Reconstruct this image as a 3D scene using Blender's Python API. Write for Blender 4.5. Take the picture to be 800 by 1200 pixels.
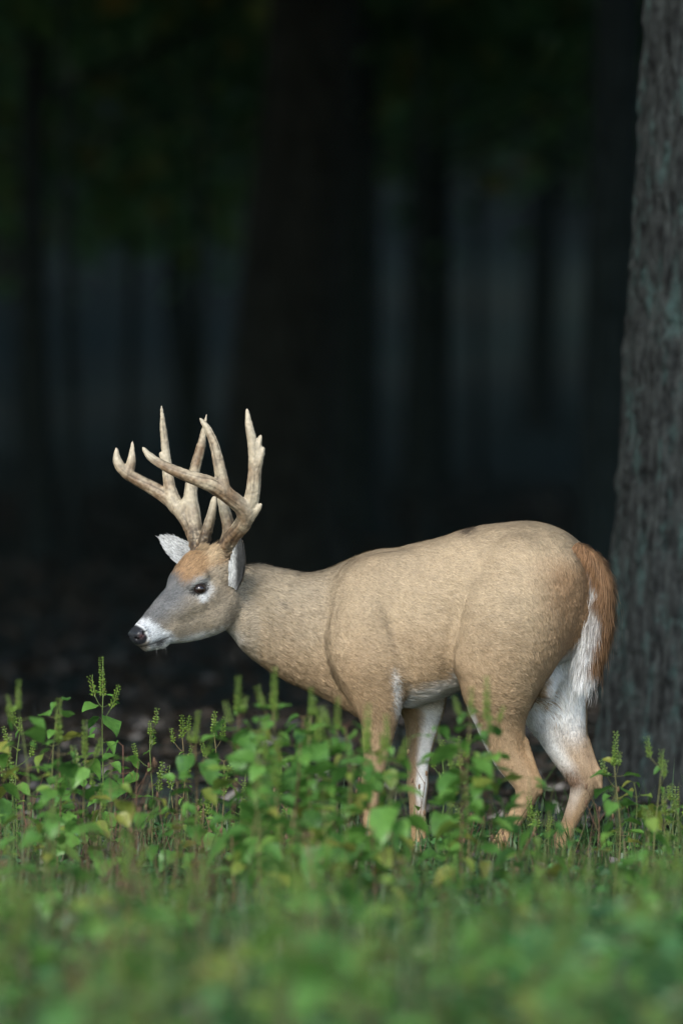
import bpy, math, random
import numpy as np
from mathutils import Vector, Matrix, Euler

R = math.radians
random.seed(7)
rng = np.random.default_rng(7)
scene = bpy.context.scene
for o in list(bpy.data.objects):
    bpy.data.objects.remove(o)

# ------------------------------------------------------------------ camera
CAM_D, CAM_H, F_PX = 26.0, 1.53, 10400.0        # metres to the deer, eye height, focal length in photo pixels
cam_d = bpy.data.cameras.new('camera')
cam = bpy.data.objects.new('camera', cam_d)
scene.collection.objects.link(cam)
cam.location = (0, -CAM_D, CAM_H)
cam.rotation_euler = (R(90) - math.atan(200 / F_PX), 0, 0)
cam_d.sensor_fit = 'VERTICAL'
cam_d.sensor_height = 36
cam_d.sensor_width = 24
cam_d.lens = F_PX / 1200 * 36
cam_d.clip_start = 0.5
cam_d.clip_end = 1500
cam_d.dof.use_dof = True
cam_d.dof.focus_distance = 25.95
cam_d.dof.aperture_fstop = 2.4
scene.camera = cam

# ------------------------------------------------------------------ sky, sun, exposure
world = bpy.data.worlds.new('World')
scene.world = world
world.use_nodes = True
wn = world.node_tree.nodes
wl = world.node_tree.links
for n in list(wn):
    wn.remove(n)
SUN_EL, SUN_AZ = R(34), R(203)                  # azimuth clockwise from +Y (the way the camera looks)
sky = wn.new('ShaderNodeTexSky')
sky.sky_type = 'NISHITA'
sky.sun_disc = False
sky.sun_elevation = SUN_EL
sky.sun_rotation = SUN_AZ
sky.dust_density = 0.6
bg = wn.new('ShaderNodeBackground')
bg.inputs['Strength'].default_value = 0.13
wo = wn.new('ShaderNodeOutputWorld')
wl.new(sky.outputs[0], bg.inputs[0])
wl.new(bg.outputs[0], wo.inputs[0])
sun_d = bpy.data.lights.new('sun', 'SUN')
sun_d.energy = 1.5
sun_d.angle = R(24)
sun_d.color = (1.0, 0.97, 0.90)
sun = bpy.data.objects.new('sun', sun_d)
scene.collection.objects.link(sun)
sd = Vector((math.sin(SUN_AZ) * math.cos(SUN_EL), math.cos(SUN_AZ) * math.cos(SUN_EL), math.sin(SUN_EL)))
sun.rotation_euler = sd.to_track_quat('Z', 'Y').to_euler()
scene.view_settings.view_transform = 'Standard'
scene.view_settings.look = 'None'
scene.view_settings.exposure = 1.4
scene.view_settings.gamma = 1.0
scene.view_settings.use_curve_mapping = False
scene.render.engine = 'CYCLES'
scene.cycles.use_denoising = True
scene.cycles.max_bounces = 5
scene.cycles.diffuse_bounces = 2
scene.cycles.transmission_bounces = 3
scene.cycles.glossy_bounces = 2
scene.cycles.transparent_max_bounces = 4

# ------------------------------------------------------------------ helpers
COL = scene.collection


def PX(px, py, Y=0.0):
    """A point of the photograph at the distance Y behind the deer's plane."""
    d = CAM_D + Y
    return np.array(((px - 400) * d / F_PX, Y, CAM_H + (400 - py) * d / F_PX))


def tag(o, label=None, cat=None, group=None, kind=None):
    for k, v in (('label', label), ('category', cat), ('group', group), ('kind', kind)):
        if v:
            o[k] = v
    return o


def link(name, data, mat=None, parent=None):
    o = bpy.data.objects.new(name, data)
    COL.objects.link(o)
    if mat is not None and data is not None:
        data.materials.clear()
        data.materials.append(mat)
    if parent is not None:
        o.parent = parent
    return o


def mesh_np(name, V, loops, sizes, smooth=True):
    """A mesh from arrays: V (n,3), loops = flat vertex indices, sizes = corners of each face (array or one int)."""
    V = np.ascontiguousarray(V, dtype=np.float32)
    loops = np.ascontiguousarray(loops, dtype=np.int32).ravel()
    if np.isscalar(sizes):
        sizes = np.full(len(loops) // sizes, sizes, dtype=np.int32)
    me = bpy.data.meshes.new(name)
    me.vertices.add(len(V))
    me.vertices.foreach_set('co', V.ravel())
    me.loops.add(len(loops))
    me.loops.foreach_set('vertex_index', loops)
    me.polygons.add(len(sizes))
    st = np.concatenate(([0], np.cumsum(sizes)[:-1])).astype(np.int32)
    me.polygons.foreach_set('loop_start', st)
    me.update(calc_edges=True)
    me.validate()
    me.polygons.foreach_set('use_smooth', np.full(len(me.polygons), smooth, dtype=bool))
    me.update()
    return me


def set_col(me, C, name='col'):
    a = me.attributes.new(name, 'FLOAT_COLOR', 'POINT')
    C4 = np.ones((len(C), 4), dtype=np.float32)
    C4[:, :3] = C
    a.data.foreach_set('color', C4.ravel())


def set_float(me, F, name):
    a = me.attributes.new(name, 'FLOAT', 'POINT')
    a.data.foreach_set('value', np.ascontiguousarray(F, dtype=np.float32))


def _hash(i, j, k, seed):
    h = (i * 374761393 + j * 668265263 + k * 2147483647 + seed * 1274126177) & 0xffffffff
    h = ((h ^ (h >> 13)) * 1274126177) & 0xffffffff
    h = ((h ^ (h >> 16)) * 2246822519) & 0xffffffff
    return ((h ^ (h >> 15)) & 0xffffff) / float(0xffffff)


def noise(P, scale=1.0, seed=0):
    """Value noise, -1..1."""
    P = np.asarray(P, dtype=np.float64) * scale
    I = np.floor(P).astype(np.int64)
    f = P - I
    f = f * f * (3 - 2 * f)
    out = 0
    for a in (0, 1):
        for b in (0, 1):
            for c in (0, 1):
                w = (f[:, 0] if a else 1 - f[:, 0]) * (f[:, 1] if b else 1 - f[:, 1]) * (f[:, 2] if c else 1 - f[:, 2])
                out = out + w * _hash(I[:, 0] + a, I[:, 1] + b, I[:, 2] + c, seed)
    return out * 2 - 1


def fbm(P, scale=1.0, seed=0, octv=3):
    s, a, t = 0, 1.0, 0
    for k in range(octv):
        s = s + a * noise(P, scale * 2 ** k, seed + k)
        t += a
        a *= 0.5
    return s / t


def sstep(a, b, x):
    t = np.clip((x - a) / (b - a), 0, 1)
    return t * t * (3 - 2 * t)


def unit(v):
    return v / np.maximum(np.linalg.norm(v, axis=-1, keepdims=True), 1e-9)


class NT:
    """Short hand for a node material."""
    def __init__(self, name, rough=0.8, spec=0.3):
        self.m = bpy.data.materials.new(name)
        self.m.use_nodes = True
        self.n = self.m.node_tree.nodes
        self.l = self.m.node_tree.links
        self.p = self.n['Principled BSDF']
        self.p.inputs['Roughness'].default_value = rough
        self.p.inputs['Specular IOR Level'].default_value = spec

    def node(self, t, **kw):
        n = self.n.new(t)
        for k, v in kw.items():
            if k in n.inputs:
                n.inputs[k].default_value = v
            else:
                setattr(n, k, v)
        return n

    def link(self, a, b):
        self.l.new(a, b)

    def ramp(self, fac, stops):
        r = self.n.new('ShaderNodeValToRGB')
        e = r.color_ramp.elements
        while len(e) < len(stops):
            e.new(0.5)
        for i, (p, c) in enumerate(stops):
            e[i].position = p
            e[i].color = (*c, 1)
        self.link(fac, r.inputs[0])
        return r.outputs[0]

    def coords(self, kind='Object', scale=(1, 1, 1)):
        t = self.n.new('ShaderNodeTexCoord')
        mp = self.n.new('ShaderNodeMapping')
        mp.inputs['Scale'].default_value = scale
        self.link(t.outputs[kind], mp.inputs[0])
        return mp.outputs[0]

    def noise(self, vec, scale, detail=4, rough=0.55):
        n = self.n.new('ShaderNodeTexNoise')
        n.inputs['Scale'].default_value = scale
        n.inputs['Detail'].default_value = detail
        n.inputs['Roughness'].default_value = rough
        self.link(vec, n.inputs['Vector'])
        return n.outputs['Fac']

    def mix(self, fac, a, b, blend='MIX'):
        m = self.n.new('ShaderNodeMix')
        m.data_type = 'RGBA'
        m.blend_type = blend
        for s, v in ((0, fac), (6, a), (7, b)):
            if isinstance(v, (int, float)):
                m.inputs[s].default_value = v
            elif isinstance(v, tuple):
                m.inputs[s].default_value = (*v, 1)
            else:
                self.link(v, m.inputs[s])
        return m.outputs[2]

    def bump(self, h, strength=0.4, dist=0.02):
        b = self.n.new('ShaderNodeBump')
        b.inputs['Strength'].default_value = strength
        b.inputs['Distance'].default_value = dist
        self.link(h, b.inputs['Height'])
        self.link(b.outputs[0], self.p.inputs['Normal'])

    def base(self, c):
        if isinstance(c, tuple):
            self.p.inputs['Base Color'].default_value = (*c, 1)
        else:
            self.link(c, self.p.inputs['Base Color'])


def attr_material(name, rough=0.8, spec=0.2, bump=None, attr='col'):
    t = NT(name, rough, spec)
    a = t.node('ShaderNodeAttribute', attribute_name=attr)
    t.base(a.outputs['Color'])
    if bump:
        t.bump(t.noise(t.coords('Object'), bump[0], 5), bump[1], bump[2])
    return t


def leaf_material(name, dark, light, trans=0.35, dry=None):
    """Leaf: diffuse plus translucent, tint varied per object and along the blade."""
    t = NT(name, 0.42, 0.45)
    oi = t.node('ShaderNodeObjectInfo')
    geo = t.node('ShaderNodeNewGeometry')
    add = t.node('ShaderNodeMath', operation='ADD')
    t.link(oi.outputs['Random'], add.inputs[0])
    t.link(geo.outputs['Random Per Island'], add.inputs[1])
    fr = t.node('ShaderNodeMath', operation='FRACT')
    t.link(add.outputs[0], fr.inputs[0])
    c = t.ramp(fr.outputs[0], [(0.0, dark), (0.80, light), (0.97, dry or light)])
    nz = t.noise(t.coords('Object'), 60, 3)
    c = t.mix(0.35, c, t.ramp(nz, [(0.3, tuple(x * 0.6 for x in dark)), (0.7, light)]))
    t.base(c)
    tr = t.node('ShaderNodeBsdfTranslucent')
    t.link(c, tr.inputs[0])
    mx = t.node('ShaderNodeMixShader')
    mx.inputs[0].default_value = trans
    out = t.n['Material Output']
    t.link(t.p.outputs[0], mx.inputs[1])
    t.link(tr.outputs[0], mx.inputs[2])
    t.link(mx.outputs[0], out.inputs[0])
    return t.m


def tube(points, radii, seg=10, cap=True):
    """Swept tube with a stable frame: (V, quads/tris as list)."""
    P = np.asarray(points, float)
    T = unit(np.gradient(P, axis=0))
    ref = np.array((0.0, 1.0, 0.0)) if abs(T[0][1]) < 0.9 else np.array((1.0, 0, 0))
    V = []
    u = None
    for p, t, r in zip(P, T, radii):
        u = ref - t * np.dot(ref, t) if u is None else u - t * np.dot(u, t)
        u = u / np.linalg.norm(u)
        w = np.cross(t, u)
        for k in range(seg):
            a = 2 * math.pi * k / seg
            V.append(p + r * (math.cos(a) * u + math.sin(a) * w))
    n = len(P)
    F = []
    for i in range(n - 1):
        for k in range(seg):
            k2 = (k + 1) % seg
            F.append((i * seg + k, i * seg + k2, (i + 1) * seg + k2, (i + 1) * seg + k))
    if cap:
        F.append(tuple(range(seg))[::-1])
        F.append(tuple((n - 1) * seg + k for k in range(seg)))
    return V, F


def merge(parts):
    V, F, off = [], [], 0
    for v, f in parts:
        V.extend(v)
        F.extend(tuple(i + off for i in q) for q in f)
        off += len(v)
    return V, F


def mesh_list(name, V, F, smooth=True):
    me = bpy.data.meshes.new(name)
    me.from_pydata([tuple(v) for v in V], [], F)
    me.polygons.foreach_set('use_smooth', [smooth] * len(me.polygons))
    me.update()
    return me
# ------------------------------------------------------------------ ground
def ground_h(x, y):
    x = np.asarray(x, float)
    y = np.asarray(y, float)
    P = np.stack([x.ravel(), y.ravel(), np.zeros(x.size)], 1)
    n = (noise(P, 0.35, 11) * 0.05 + noise(P, 1.3, 12) * 0.015).reshape(x.shape)
    rise = np.interp(y, [36, 54, 66, 80, 100, 130, 200, 600], [0, .2, .45, 1.1, 3.0, 6.5, 14, 40])
    roll = (noise(P, 0.05, 13).reshape(x.shape)) * 0.35 * sstep(20, 80, y)
    return n * sstep(0.3, 3.0, np.hypot(x, y)) + rise + roll


def build_ground():
    def axis(lims):
        return np.unique(np.concatenate([np.arange(a, b, s) for a, b, s in lims]).round(4))
    xs = axis([(-400, -40, 24), (-40, -8, 2), (-8, -3, 0.5), (-3, 3, 0.12), (3, 8, 0.5), (8, 40, 2), (40, 401, 24)])
    ys = axis([(-400, -40, 24), (-40, -14, 2), (-14, 8, 0.12), (8, 40, 0.5), (40, 150, 2), (150, 601, 30)])
    X, Y = np.meshgrid(xs, ys, indexing='ij')
    Z = ground_h(X, Y)
    nx, ny = X.shape
    i = np.arange(nx * ny).reshape(nx, ny)
    q = np.stack([i[:-1, :-1], i[1:, :-1], i[1:, 1:], i[:-1, 1:]], -1)
    me = mesh_np('ground', np.stack([X, Y, Z], -1).reshape(-1, 3), q, 4)
    t = NT('forest_floor', 0.95, 0.1)
    co = t.coords('Object')
    big = t.noise(co, 0.25, 3)
    fine = t.noise(co, 14, 6, 0.7)
    lit = t.ramp(fine, [(0.25, (0.011, 0.014, 0.012)), (0.55, (0.034, 0.043, 0.037)), (0.8, (0.068, 0.082, 0.070))])
    soil = t.ramp(fine, [(0.3, (0.010, 0.018, 0.016)), (0.75, (0.036, 0.060, 0.053))])
    t.base(t.mix(t.ramp(big, [(0.4, (0, 0, 0)), (0.6, (1, 1, 1))]), lit, soil))
    t.bump(fine, 0.8, 0.04)
    tag(link('ground', me, t.m), 'dark forest floor of leaf litter under weeds', 'ground', kind='structure')


build_ground()
# ------------------------------------------------------------------ trees
def bark_material(name, dark, light, lichen=None, amount=0.5, fine=26):
    t = NT(name, 0.92, 0.12)
    co = t.coords('Object', (1, 1, 0.22))
    ridge = t.noise(co, fine, 5, 0.65)
    c = t.ramp(ridge, [(0.36, dark), (0.64, light)])
    if lichen:
        patch = t.noise(t.coords('Object', (1, 1, 0.35)), 13, 5, 0.75)
        c = t.mix(t.ramp(patch, [(amount, (0, 0, 0)), (amount + 0.16, (0.85, 0.85, 0.85))]), c, lichen)
    t.base(c)
    t.bump(ridge, 0.7, 0.02)
    return t.m


M_bark_near = bark_material('lichened_bark', (0.0030, 0.0033, 0.0034), (0.027, 0.031, 0.030), (0.029, 0.054, 0.050), 0.53, 40)
M_bark = bark_material('brown_bark', (0.006, 0.0075, 0.007), (0.025, 0.029, 0.027))
M_bark_grey = bark_material('dark_grey_bark', (0.006, 0.010, 0.011), (0.026, 0.038, 0.040))
M_crown = leaf_material('crown_leaf', (0.05, 0.13, 0.06), (0.095, 0.21, 0.08), 0.5, (0.20, 0.14, 0.03))


def trunk_mesh(name, axis_pts, radii, seg=20, rough=0.05, seed=0, detail=0.0, root=0.0):
    """Trunk: rings along axis_pts, root flare, lumpy bark."""
    P = np.asarray(axis_pts, float)
    n = len(P)
    a = np.arange(seg) * 2 * math.pi / seg
    ring = np.stack([np.cos(a), np.sin(a), np.zeros(seg)], 1)
    V = P[:, None, :] + np.asarray(radii)[:, None, None] * ring[None]
    flat = V.reshape(-1, 3)
    outw = np.tile(ring, (n, 1))
    rr = np.repeat(radii, seg)
    d = rough * rr * fbm(flat * (1, 1, 0.35), 1.6 / max(np.mean(radii), 0.05) * 0.3, seed, 3)
    if root:
        zz = np.repeat(P[:, 2] - P[0, 2], seg)
        ang = np.tile(a, n)
        d = d + root * rr * np.exp(-zz / 0.28) * (0.6 + 0.7 * np.maximum(0, np.cos(ang * 5 + seed + 0.4 * np.sin(ang * 2))))
    if detail:
        pl = fbm(np.stack([flat[:, 0], flat[:, 1], flat[:, 2] * 0.16], 1) + 0.03 * noise(flat, 6, seed + 5)[:, None], 17, seed + 9, 3)
        d = d + detail * (1 - np.abs(pl) * 2.4) * -1 + detail * 0.5 * noise(flat, 40, seed + 3)
    flat = flat + outw * d[:, None]
    i = np.arange(n * seg).reshape(n, seg)
    j = np.roll(i, -1, axis=1)
    q = np.stack([i[:-1], j[:-1], j[1:], i[1:]], -1).reshape(-1, 4)
    loops = np.concatenate([q.ravel(), i[-1], i[0][::-1]])
    sizes = np.concatenate([np.full(len(q), 4), [seg, seg]])
    return mesh_np(name, flat, loops, sizes)


def leaf_cards(C, size, seed, droop=0.35):
    """Leaf sprigs: pointed folded leaves (two triangles each side of the rib) about the centres C."""
    r = np.random.default_rng(seed)
    n = len(C)
    d = unit(r.normal(size=(n, 3)) * (1, 1, 0.5) + (0, 0, -droop))
    up = unit(r.normal(size=(n, 3)) * 0.5 + (0, 0, 1))
    s = unit(np.cross(d, up))
    u = np.cross(s, d)
    L = size * r.uniform(0.6, 1.3, (n, 1))
    W = L * 0.36
    a = C - d * L * 0.5
    V = np.stack([a, a + d * L * 0.45 + s * W + u * W * 0.3, a + d * L, a + d * L * 0.45 - s * W + u * W * 0.3], 1)
    b = np.arange(n)[:, None] * 4
    F = np.concatenate([b + (0, 1, 2), b + (0, 2, 3)], 1)
    return V.reshape(-1, 3), F.reshape(-1)


def crown_points(n, r_xy, z0, z1, seed, clumps=60):
    """Points in clumps through a crown that is fuller at the outside and ragged below."""
    r = np.random.default_rng(seed)
    c = unit(r.normal(size=(clumps, 3))) * (r.uniform(0.35, 1.0, (clumps, 1)) ** 0.6)
    zc, hz = (z0 + z1) / 2, (z1 - z0) / 2
    c = c * (r_xy, r_xy, hz) + (0, 0, zc)
    k = r.integers(0, clumps, n)
    sz = r.uniform(0.5, 1.25, clumps)[k][:, None]
    p = c[k] + r.normal(size=(n, 3)) * (0.95, 0.95, 0.5) * sz
    return p[p[:, 2] > z0 - 0.25], c


def limbs(trunk_top, h0, centres, seed, r0):
    """Limbs from the stem to some clump centres."""
    r = np.random.default_rng(seed)
    out = []
    for c in centres:
        z = max(h0, min(c[2] - 0.6 * np.hypot(c[0], c[1]), trunk_top))
        a = np.array((0, 0, z))
        m = (a + c) / 2 + np.array((0, 0, -0.25)) + r.normal(size=3) * 0.2
        ts = np.linspace(0, 1, 6)[:, None]
        pts = a * (1 - ts) ** 2 + 2 * m * ts * (1 - ts) + c * ts ** 2
        out.append(tube(pts, np.linspace(r0, r0 * 0.15, 6), 6))
    return merge(out)


def proto_tree(seed, r_xy, z0, z1, nleaf, r0):
    pts, cen = crown_points(nleaf, r_xy, z0, z1, seed)
    V, F = leaf_cards(pts, 0.36, seed)
    crown = mesh_np('crown', V, F, 3, smooth=False)
    crown.materials.append(M_crown)
    zz = np.concatenate([np.linspace(-0.15, 1.0, 8), np.linspace(1.5, z1 * 0.85, 16)])
    wob = np.stack([fbm(np.stack([zz, zz * 0, zz * 0], 1), 0.25, seed, 2), fbm(np.stack([zz, zz * 0 + 9, zz * 0], 1), 0.25, seed, 2)], 1) * 0.18
    wob -= wob[0]
    ax = np.stack([wob[:, 0], wob[:, 1], zz], 1)
    rad = r0 * (1 - 0.85 * np.clip(zz / (z1 * 0.85), 0, 1)) ** 0.9
    rad[-1] = 0.02
    trunk = trunk_mesh('trunk', ax, rad, 20, 0.10, seed, root=0.5)
    V, F = limbs(z1 * 0.8, z0 * 0.8, cen[::4], seed, r0 * 0.22)
    limb = mesh_list('limbs', V, F)
    return trunk, crown, limb


PROTO = [proto_tree(21, 4.6, 4.6, 15.0, 5200, 0.27), proto_tree(22, 5.2, 5.5, 17.0, 5600, 0.30), proto_tree(23, 4.2, 3.6, 13.0, 5000, 0.22)]


def place_tree(x, y, rot, sc, k, mat, label, group=None, name='forest_tree', lean=0.0):
    tr, cr, li = PROTO[k]
    root = link(name, None)
    root.location = (x, y, float(ground_h(x, y)))
    root.rotation_euler = (0, lean, rot) if not lean else (0, lean, 0)
    root.scale = (sc, sc, sc)
    tag(root, label, 'tree', group)
    for nm, me, m in (('trunk', tr, mat), ('limbs', li, mat), ('crown', cr, None)):
        o = bpy.data.objects.new(nm, me)
        COL.objects.link(o)
        o.parent = root
        if m is not None:
            if not me.materials:
                me.materials.append(m)
            o.material_slots[0].link = 'OBJECT'
            o.material_slots[0].material = m
    return root


def column(px, d):
    """World x of a photograph column at the distance d from the camera."""
    return (px - 400) * d / F_PX


# trees of the wood that the photograph shows one by one: column, distance, kind, width in pixels
seen = [
    (325, 57, 0, 118, M_bark, 'stout brown trunk in the dark behind the antlers', 0.0),
    (410, 66, 1, 62, M_bark_grey, 'blackish trunk just right of the stout brown trunk', 0.0),
    (498, 76, 1, 50, M_bark_grey, 'dark trunk behind the deer, beside the pale gap between trees', 0.0),
    (632, 92, 2, 34, M_bark_grey, 'thin dark trunk standing before the grey clearing', 0.0),
    (50, 62, 2, 31, M_bark_grey, 'slim straight trunk far in front of the deer, furthest from the lichened tree', 0.0),
    (224, 84, 2, 26, M_bark_grey, 'slender leaning trunk beyond the antler tips', -0.045),
    (712, 50, 0, 60, M_bark_grey, 'dark trunk half hidden behind the big lichened tree', 0.0),
]
R0 = (0.27, 0.30, 0.22)
TREES = []
for px, d, k, wpx, m, lab, lean in seen:
    sc = (wpx * d / F_PX) / (2 * R0[k] * 0.86)
    x, y = column(px, d), d - CAM_D
    TREES.append((x, y))
    t = place_tree(x, y, px * 0.37, 1.0, k, m, lab, 'trunks seen through the dark wood', lean=lean)
    for c in t.children:
        if c.name.startswith('trunk'):
            c.scale = (sc, sc, 1)

# the rest of the wood: a closed stand, a thinner clearing on the rising ground behind, then trees again
rt = random.Random(5)
for x, y in ((-6.2, 3.6), (-11, 1.5), (7.5, 2.2), (12.5, 0.5), (-3.6, 9.5), (4.6, 9.0), (-17, 0), (18, 1)):     # unseen edge trees, added to shade the ground behind the deer
    TREES.append((x, y))
    place_tree(x, y, rt.uniform(0, 6.28), rt.uniform(0.9, 1.1), rt.randrange(3), M_bark, 'unseen leafy tree added at the edge of the wood for shade', 'unseen trees added for shade at the edge of the wood')
gx = -28.0
while gx <= 28.5:
    gy = 8.0
    while gy < 150:
        x, y = gx + rt.uniform(-2.4, 2.4), gy + rt.uniform(-2.4, 2.4)
        gy += 7.6
        gap = rt.random() < (0.16 if 16 < y < 50 else 0.08)
        if gap:
            continue
        d = y + CAM_D
        half = 0.042 * d
        if (50 < y < 72 and abs(x) < 10) or (30 < y < 44 and abs(x) < 9):
            continue
        if abs(x) < half + 0.5 and y < 84:
            x = math.copysign(half + 0.9 + rt.random(), x)      # keep the sight lines of the photograph open
        if any(math.hypot(x - a, y - b) < 2.0 for a, b in TREES):
            continue
        TREES.append((x, y))
        place_tree(x, y, rt.uniform(0, 6.28), rt.uniform(0.9, 1.25), rt.randrange(3), rt.choice((M_bark, M_bark_grey)),
                   'tall leafy tree of the dark wood with its crown closing the canopy', 'trees of the wood')
    gx += 8.0


# saplings whose low leafy boughs hang in the upper part of the view
def proto_sapling(seed):
    pts, cen = crown_points(3200, 2.5, 2.7, 6.4, seed, 30)
    V, F = leaf_cards(pts, 0.19, seed, 0.6)
    cr = mesh_np('crown', V, F, 3, smooth=False)
    cr.materials.append(M_crown)
    zz = np.linspace(-.1, 5.6, 14)
    tr = trunk_mesh('trunk', np.stack([zz * .02, zz * -.015, zz], 1), np.linspace(.05, .012, 14), 10, .1, seed)
    V, F = limbs(5, 1.8, cen[::3], seed, .016)
    return tr, cr, mesh_list('limbs', V, F)


PROTO += [proto_sapling(31), proto_sapling(32)]
for i, (px, d, z, k, lab) in enumerate((
        (150, 72, -0.75, 3, 'leafy sapling with low boughs hanging over the pale clearing before the antlers'), (20, 80, -.5, 4, 'young tree with dark leaves beside the slim straight trunk'),
        (300, 80, .2, 4, 'young tree whose leaves hang behind the stout brown trunk'), (430, 70, .5, 3, 'young tree with leaves spread above the back of the deer'),
        (560, 78, .0, 4, 'young tree with leaves spread over the grey clearing'), (690, 68, .1, 3, 'young leafy tree near the big lichened tree'),
        (230, 64, 1.3, 4, 'young tree with high dark leaves above the antlers'), (500, 60, 1.4, 3, 'young tree with high dark leaves above the rump of the deer'), (90, 58, 1.6, 3, 'young tree with high dark leaves in front of the slim trunk'))):
    t = place_tree(column(px, d), d - CAM_D, i * 1.3, 1.0, k, M_bark_grey, lab, 'young trees under the canopy', name='sapling')
    for c in t.children:
        if c.name.startswith('crown'):
            c.location.z = z
            c.scale = (1.15, 1.15, 1)


def big_tree():
    """The lichened tree beside the deer's rump."""
    y = 3.8
    d = CAM_D + y
    k = d / F_PX
    z = np.concatenate([np.linspace(-0.2, 3.0, 420), np.linspace(3.1, 14, 40)])
    left_px = np.interp(z, [0, 0.15, 0.45, 1.2, 1.9, 2.7, 14], [696, 701, 706, 724, 736, 755, 860])
    rad = np.interp(z, [-0.2, 0.3, 1.2, 2.7, 14], [0.43, 0.405, 0.375, 0.34, 0.12])
    left = (left_px - 400) * k
    ax = np.stack([left + rad, np.full_like(z, y), z], 1)
    g = float(ground_h(ax[8, 0], y))
    root = link('oak_tree', None)
    root.location = (ax[8, 0], y, g)
    tag(root, 'thick rough-barked tree with teal lichen beside the rump of the deer', 'tree')
    loc = ax - np.array(root.location)
    me = trunk_mesh('trunk', loc, rad, 260, 0.025, 3, detail=0.015, root=0.10)
    link('trunk', me, M_bark_near, root)
    off = np.array((1.4, -0.6, 0))  # unseen crown set forward so that it shades the trunk, not the deer
    pts, cen = crown_points(5600, 3.4, 4.6, 12, 77)
    pts = pts + off
    V, F = leaf_cards(pts, 0.34, 77)
    link('crown', mesh_np('crown', V, F, 3, smooth=False), M_crown, root)
    V, F = limbs(11, 4.4, cen[::4] + off, 77, 0.07)
    link('limbs', mesh_list('limbs', V, F), M_bark_near, root)


big_tree()
# ------------------------------------------------------------------ the deer
PSI = R(18)                                     # the body points a little away from the camera
CP, SP = math.cos(PSI), math.sin(PSI)
X0 = 0.375


def to_deer(W):
    """World -> (s back along the body, t towards the far side, z)."""
    dx, dy = W[..., 0] - X0, W[..., 1]
    return dx * CP - dy * SP, dx * SP + dy * CP, W[..., 2]


def from_deer(s, t, z):
    return np.array((X0 + s * CP + t * SP, -s * SP + t * CP, z))


def DP(px, py, t):
    """A point of the body at the lateral offset t that shows at a photograph pixel."""
    Y = 0.0
    for _ in range(3):
        X = (px - 400) * (CAM_D + Y) / F_PX
        s = (X - X0 - t * SP) / CP
        Y = -s * SP + t * CP
    return PX(px, py, Y)


# head frame: u from the nose back, v up, w towards the far side
NOSE, POLL = PX(153, 742, -0.055), PX(272, 668, 0.115)
HU = unit(POLL - NOSE)
HV = unit(np.array((0, 0, 1.0)) - HU * HU[2])
HW = np.cross(HV, HU)
if HW[1] < 0:
    HW = -HW


def HP(u, v, w):
    return NOSE + u * HU + v * HV + w * HW


def to_head(W):
    d = W - NOSE
    return d @ HU, d @ HV, d @ HW


class Field:
    """A signed distance field on a grid, joined with a smooth minimum."""
    def __init__(self, lo, hi, h):
        self.lo, self.h = np.array(lo, float), h
        self.n = np.ceil((np.array(hi) - lo) / h).astype(int) + 1
        self.F = np.full(self.n, 0.08, dtype=np.float32)

    def box(self, lo, hi):
        a = np.clip(np.floor((np.array(lo) - self.lo) / self.h).astype(int), 0, self.n)
        b = np.clip(np.ceil((np.array(hi) - self.lo) / self.h).astype(int) + 1, 0, self.n)
        sl = tuple(slice(i, j) for i, j in zip(a, b))
        g = np.meshgrid(*[self.lo[i] + self.h * np.arange(a[i], b[i]) for i in range(3)], indexing='ij', sparse=False)
        return sl, np.stack(g, -1)

    def add(self, sl, d, k=0.02, cut=False):
        A = self.F[sl]
        d = d.astype(np.float32)
        if cut:
            h = np.clip(0.5 - 0.5 * (A + d) / k, 0, 1)
            self.F[sl] = A * (1 - h) - d * h + k * h * (1 - h)
        else:
            h = np.clip(0.5 + 0.5 * (d - A) / k, 0, 1)
            self.F[sl] = d * (1 - h) + A * h - k * h * (1 - h)

    def seg(self, a, b, ra, rb, k=0.02, squash=None, cut=False):
        """Round cone from a to b; squash = (direction, factor) narrows it along that direction."""
        a, b = np.asarray(a, float), np.asarray(b, float)
        m = max(ra, rb) + k + 0.012
        sl, P = self.box(np.minimum(a, b) - m, np.maximum(a, b) + m)
        if 0 in P.shape:
            return
        ab = b - a
        t = np.clip(((P - a) @ ab) / max(ab @ ab, 1e-9), 0, 1)
        D = P - a - t[..., None] * ab
        if squash is not None:
            n, f = squash
            D = D + (D @ n)[..., None] * n * (1 / f - 1)
        r = ra + (rb - ra) * t
        self.add(sl, np.linalg.norm(D, axis=-1) - r, k, cut)

    def chain(self, pts, k=0.02, squash=None, sub=5):
        P = np.array([p for p, r in pts])
        Rr = np.array([r for p, r in pts])
        Q, q = catmull(P, sub), np.interp(np.linspace(0, len(P) - 1, (len(P) - 1) * sub + 1), np.arange(len(P)), Rr)
        for i in range(len(Q) - 1):
            self.seg(Q[i], Q[i + 1], q[i], q[i + 1], k if i == 0 else min(k, 0.006 + 0.25 * q[i]), squash)

    def mesh(self):
        return surface_nets(self.F, self.lo, self.h)


def catmull(P, sub):
    P = np.asarray(P, float)
    E = np.vstack([2 * P[0] - P[1], P, 2 * P[-1] - P[-2]])
    out = []
    for i in range(1, len(E) - 2):
        for j in range(sub):
            t = j / sub
            a, b, c, d = E[i - 1], E[i], E[i + 1], E[i + 2]
            out.append(0.5 * (2 * b + (c - a) * t + (2 * a - 5 * b + 4 * c - d) * t * t + (3 * b - 3 * c + d - a) * t ** 3))
    out.append(P[-1])
    return np.array(out)


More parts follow.
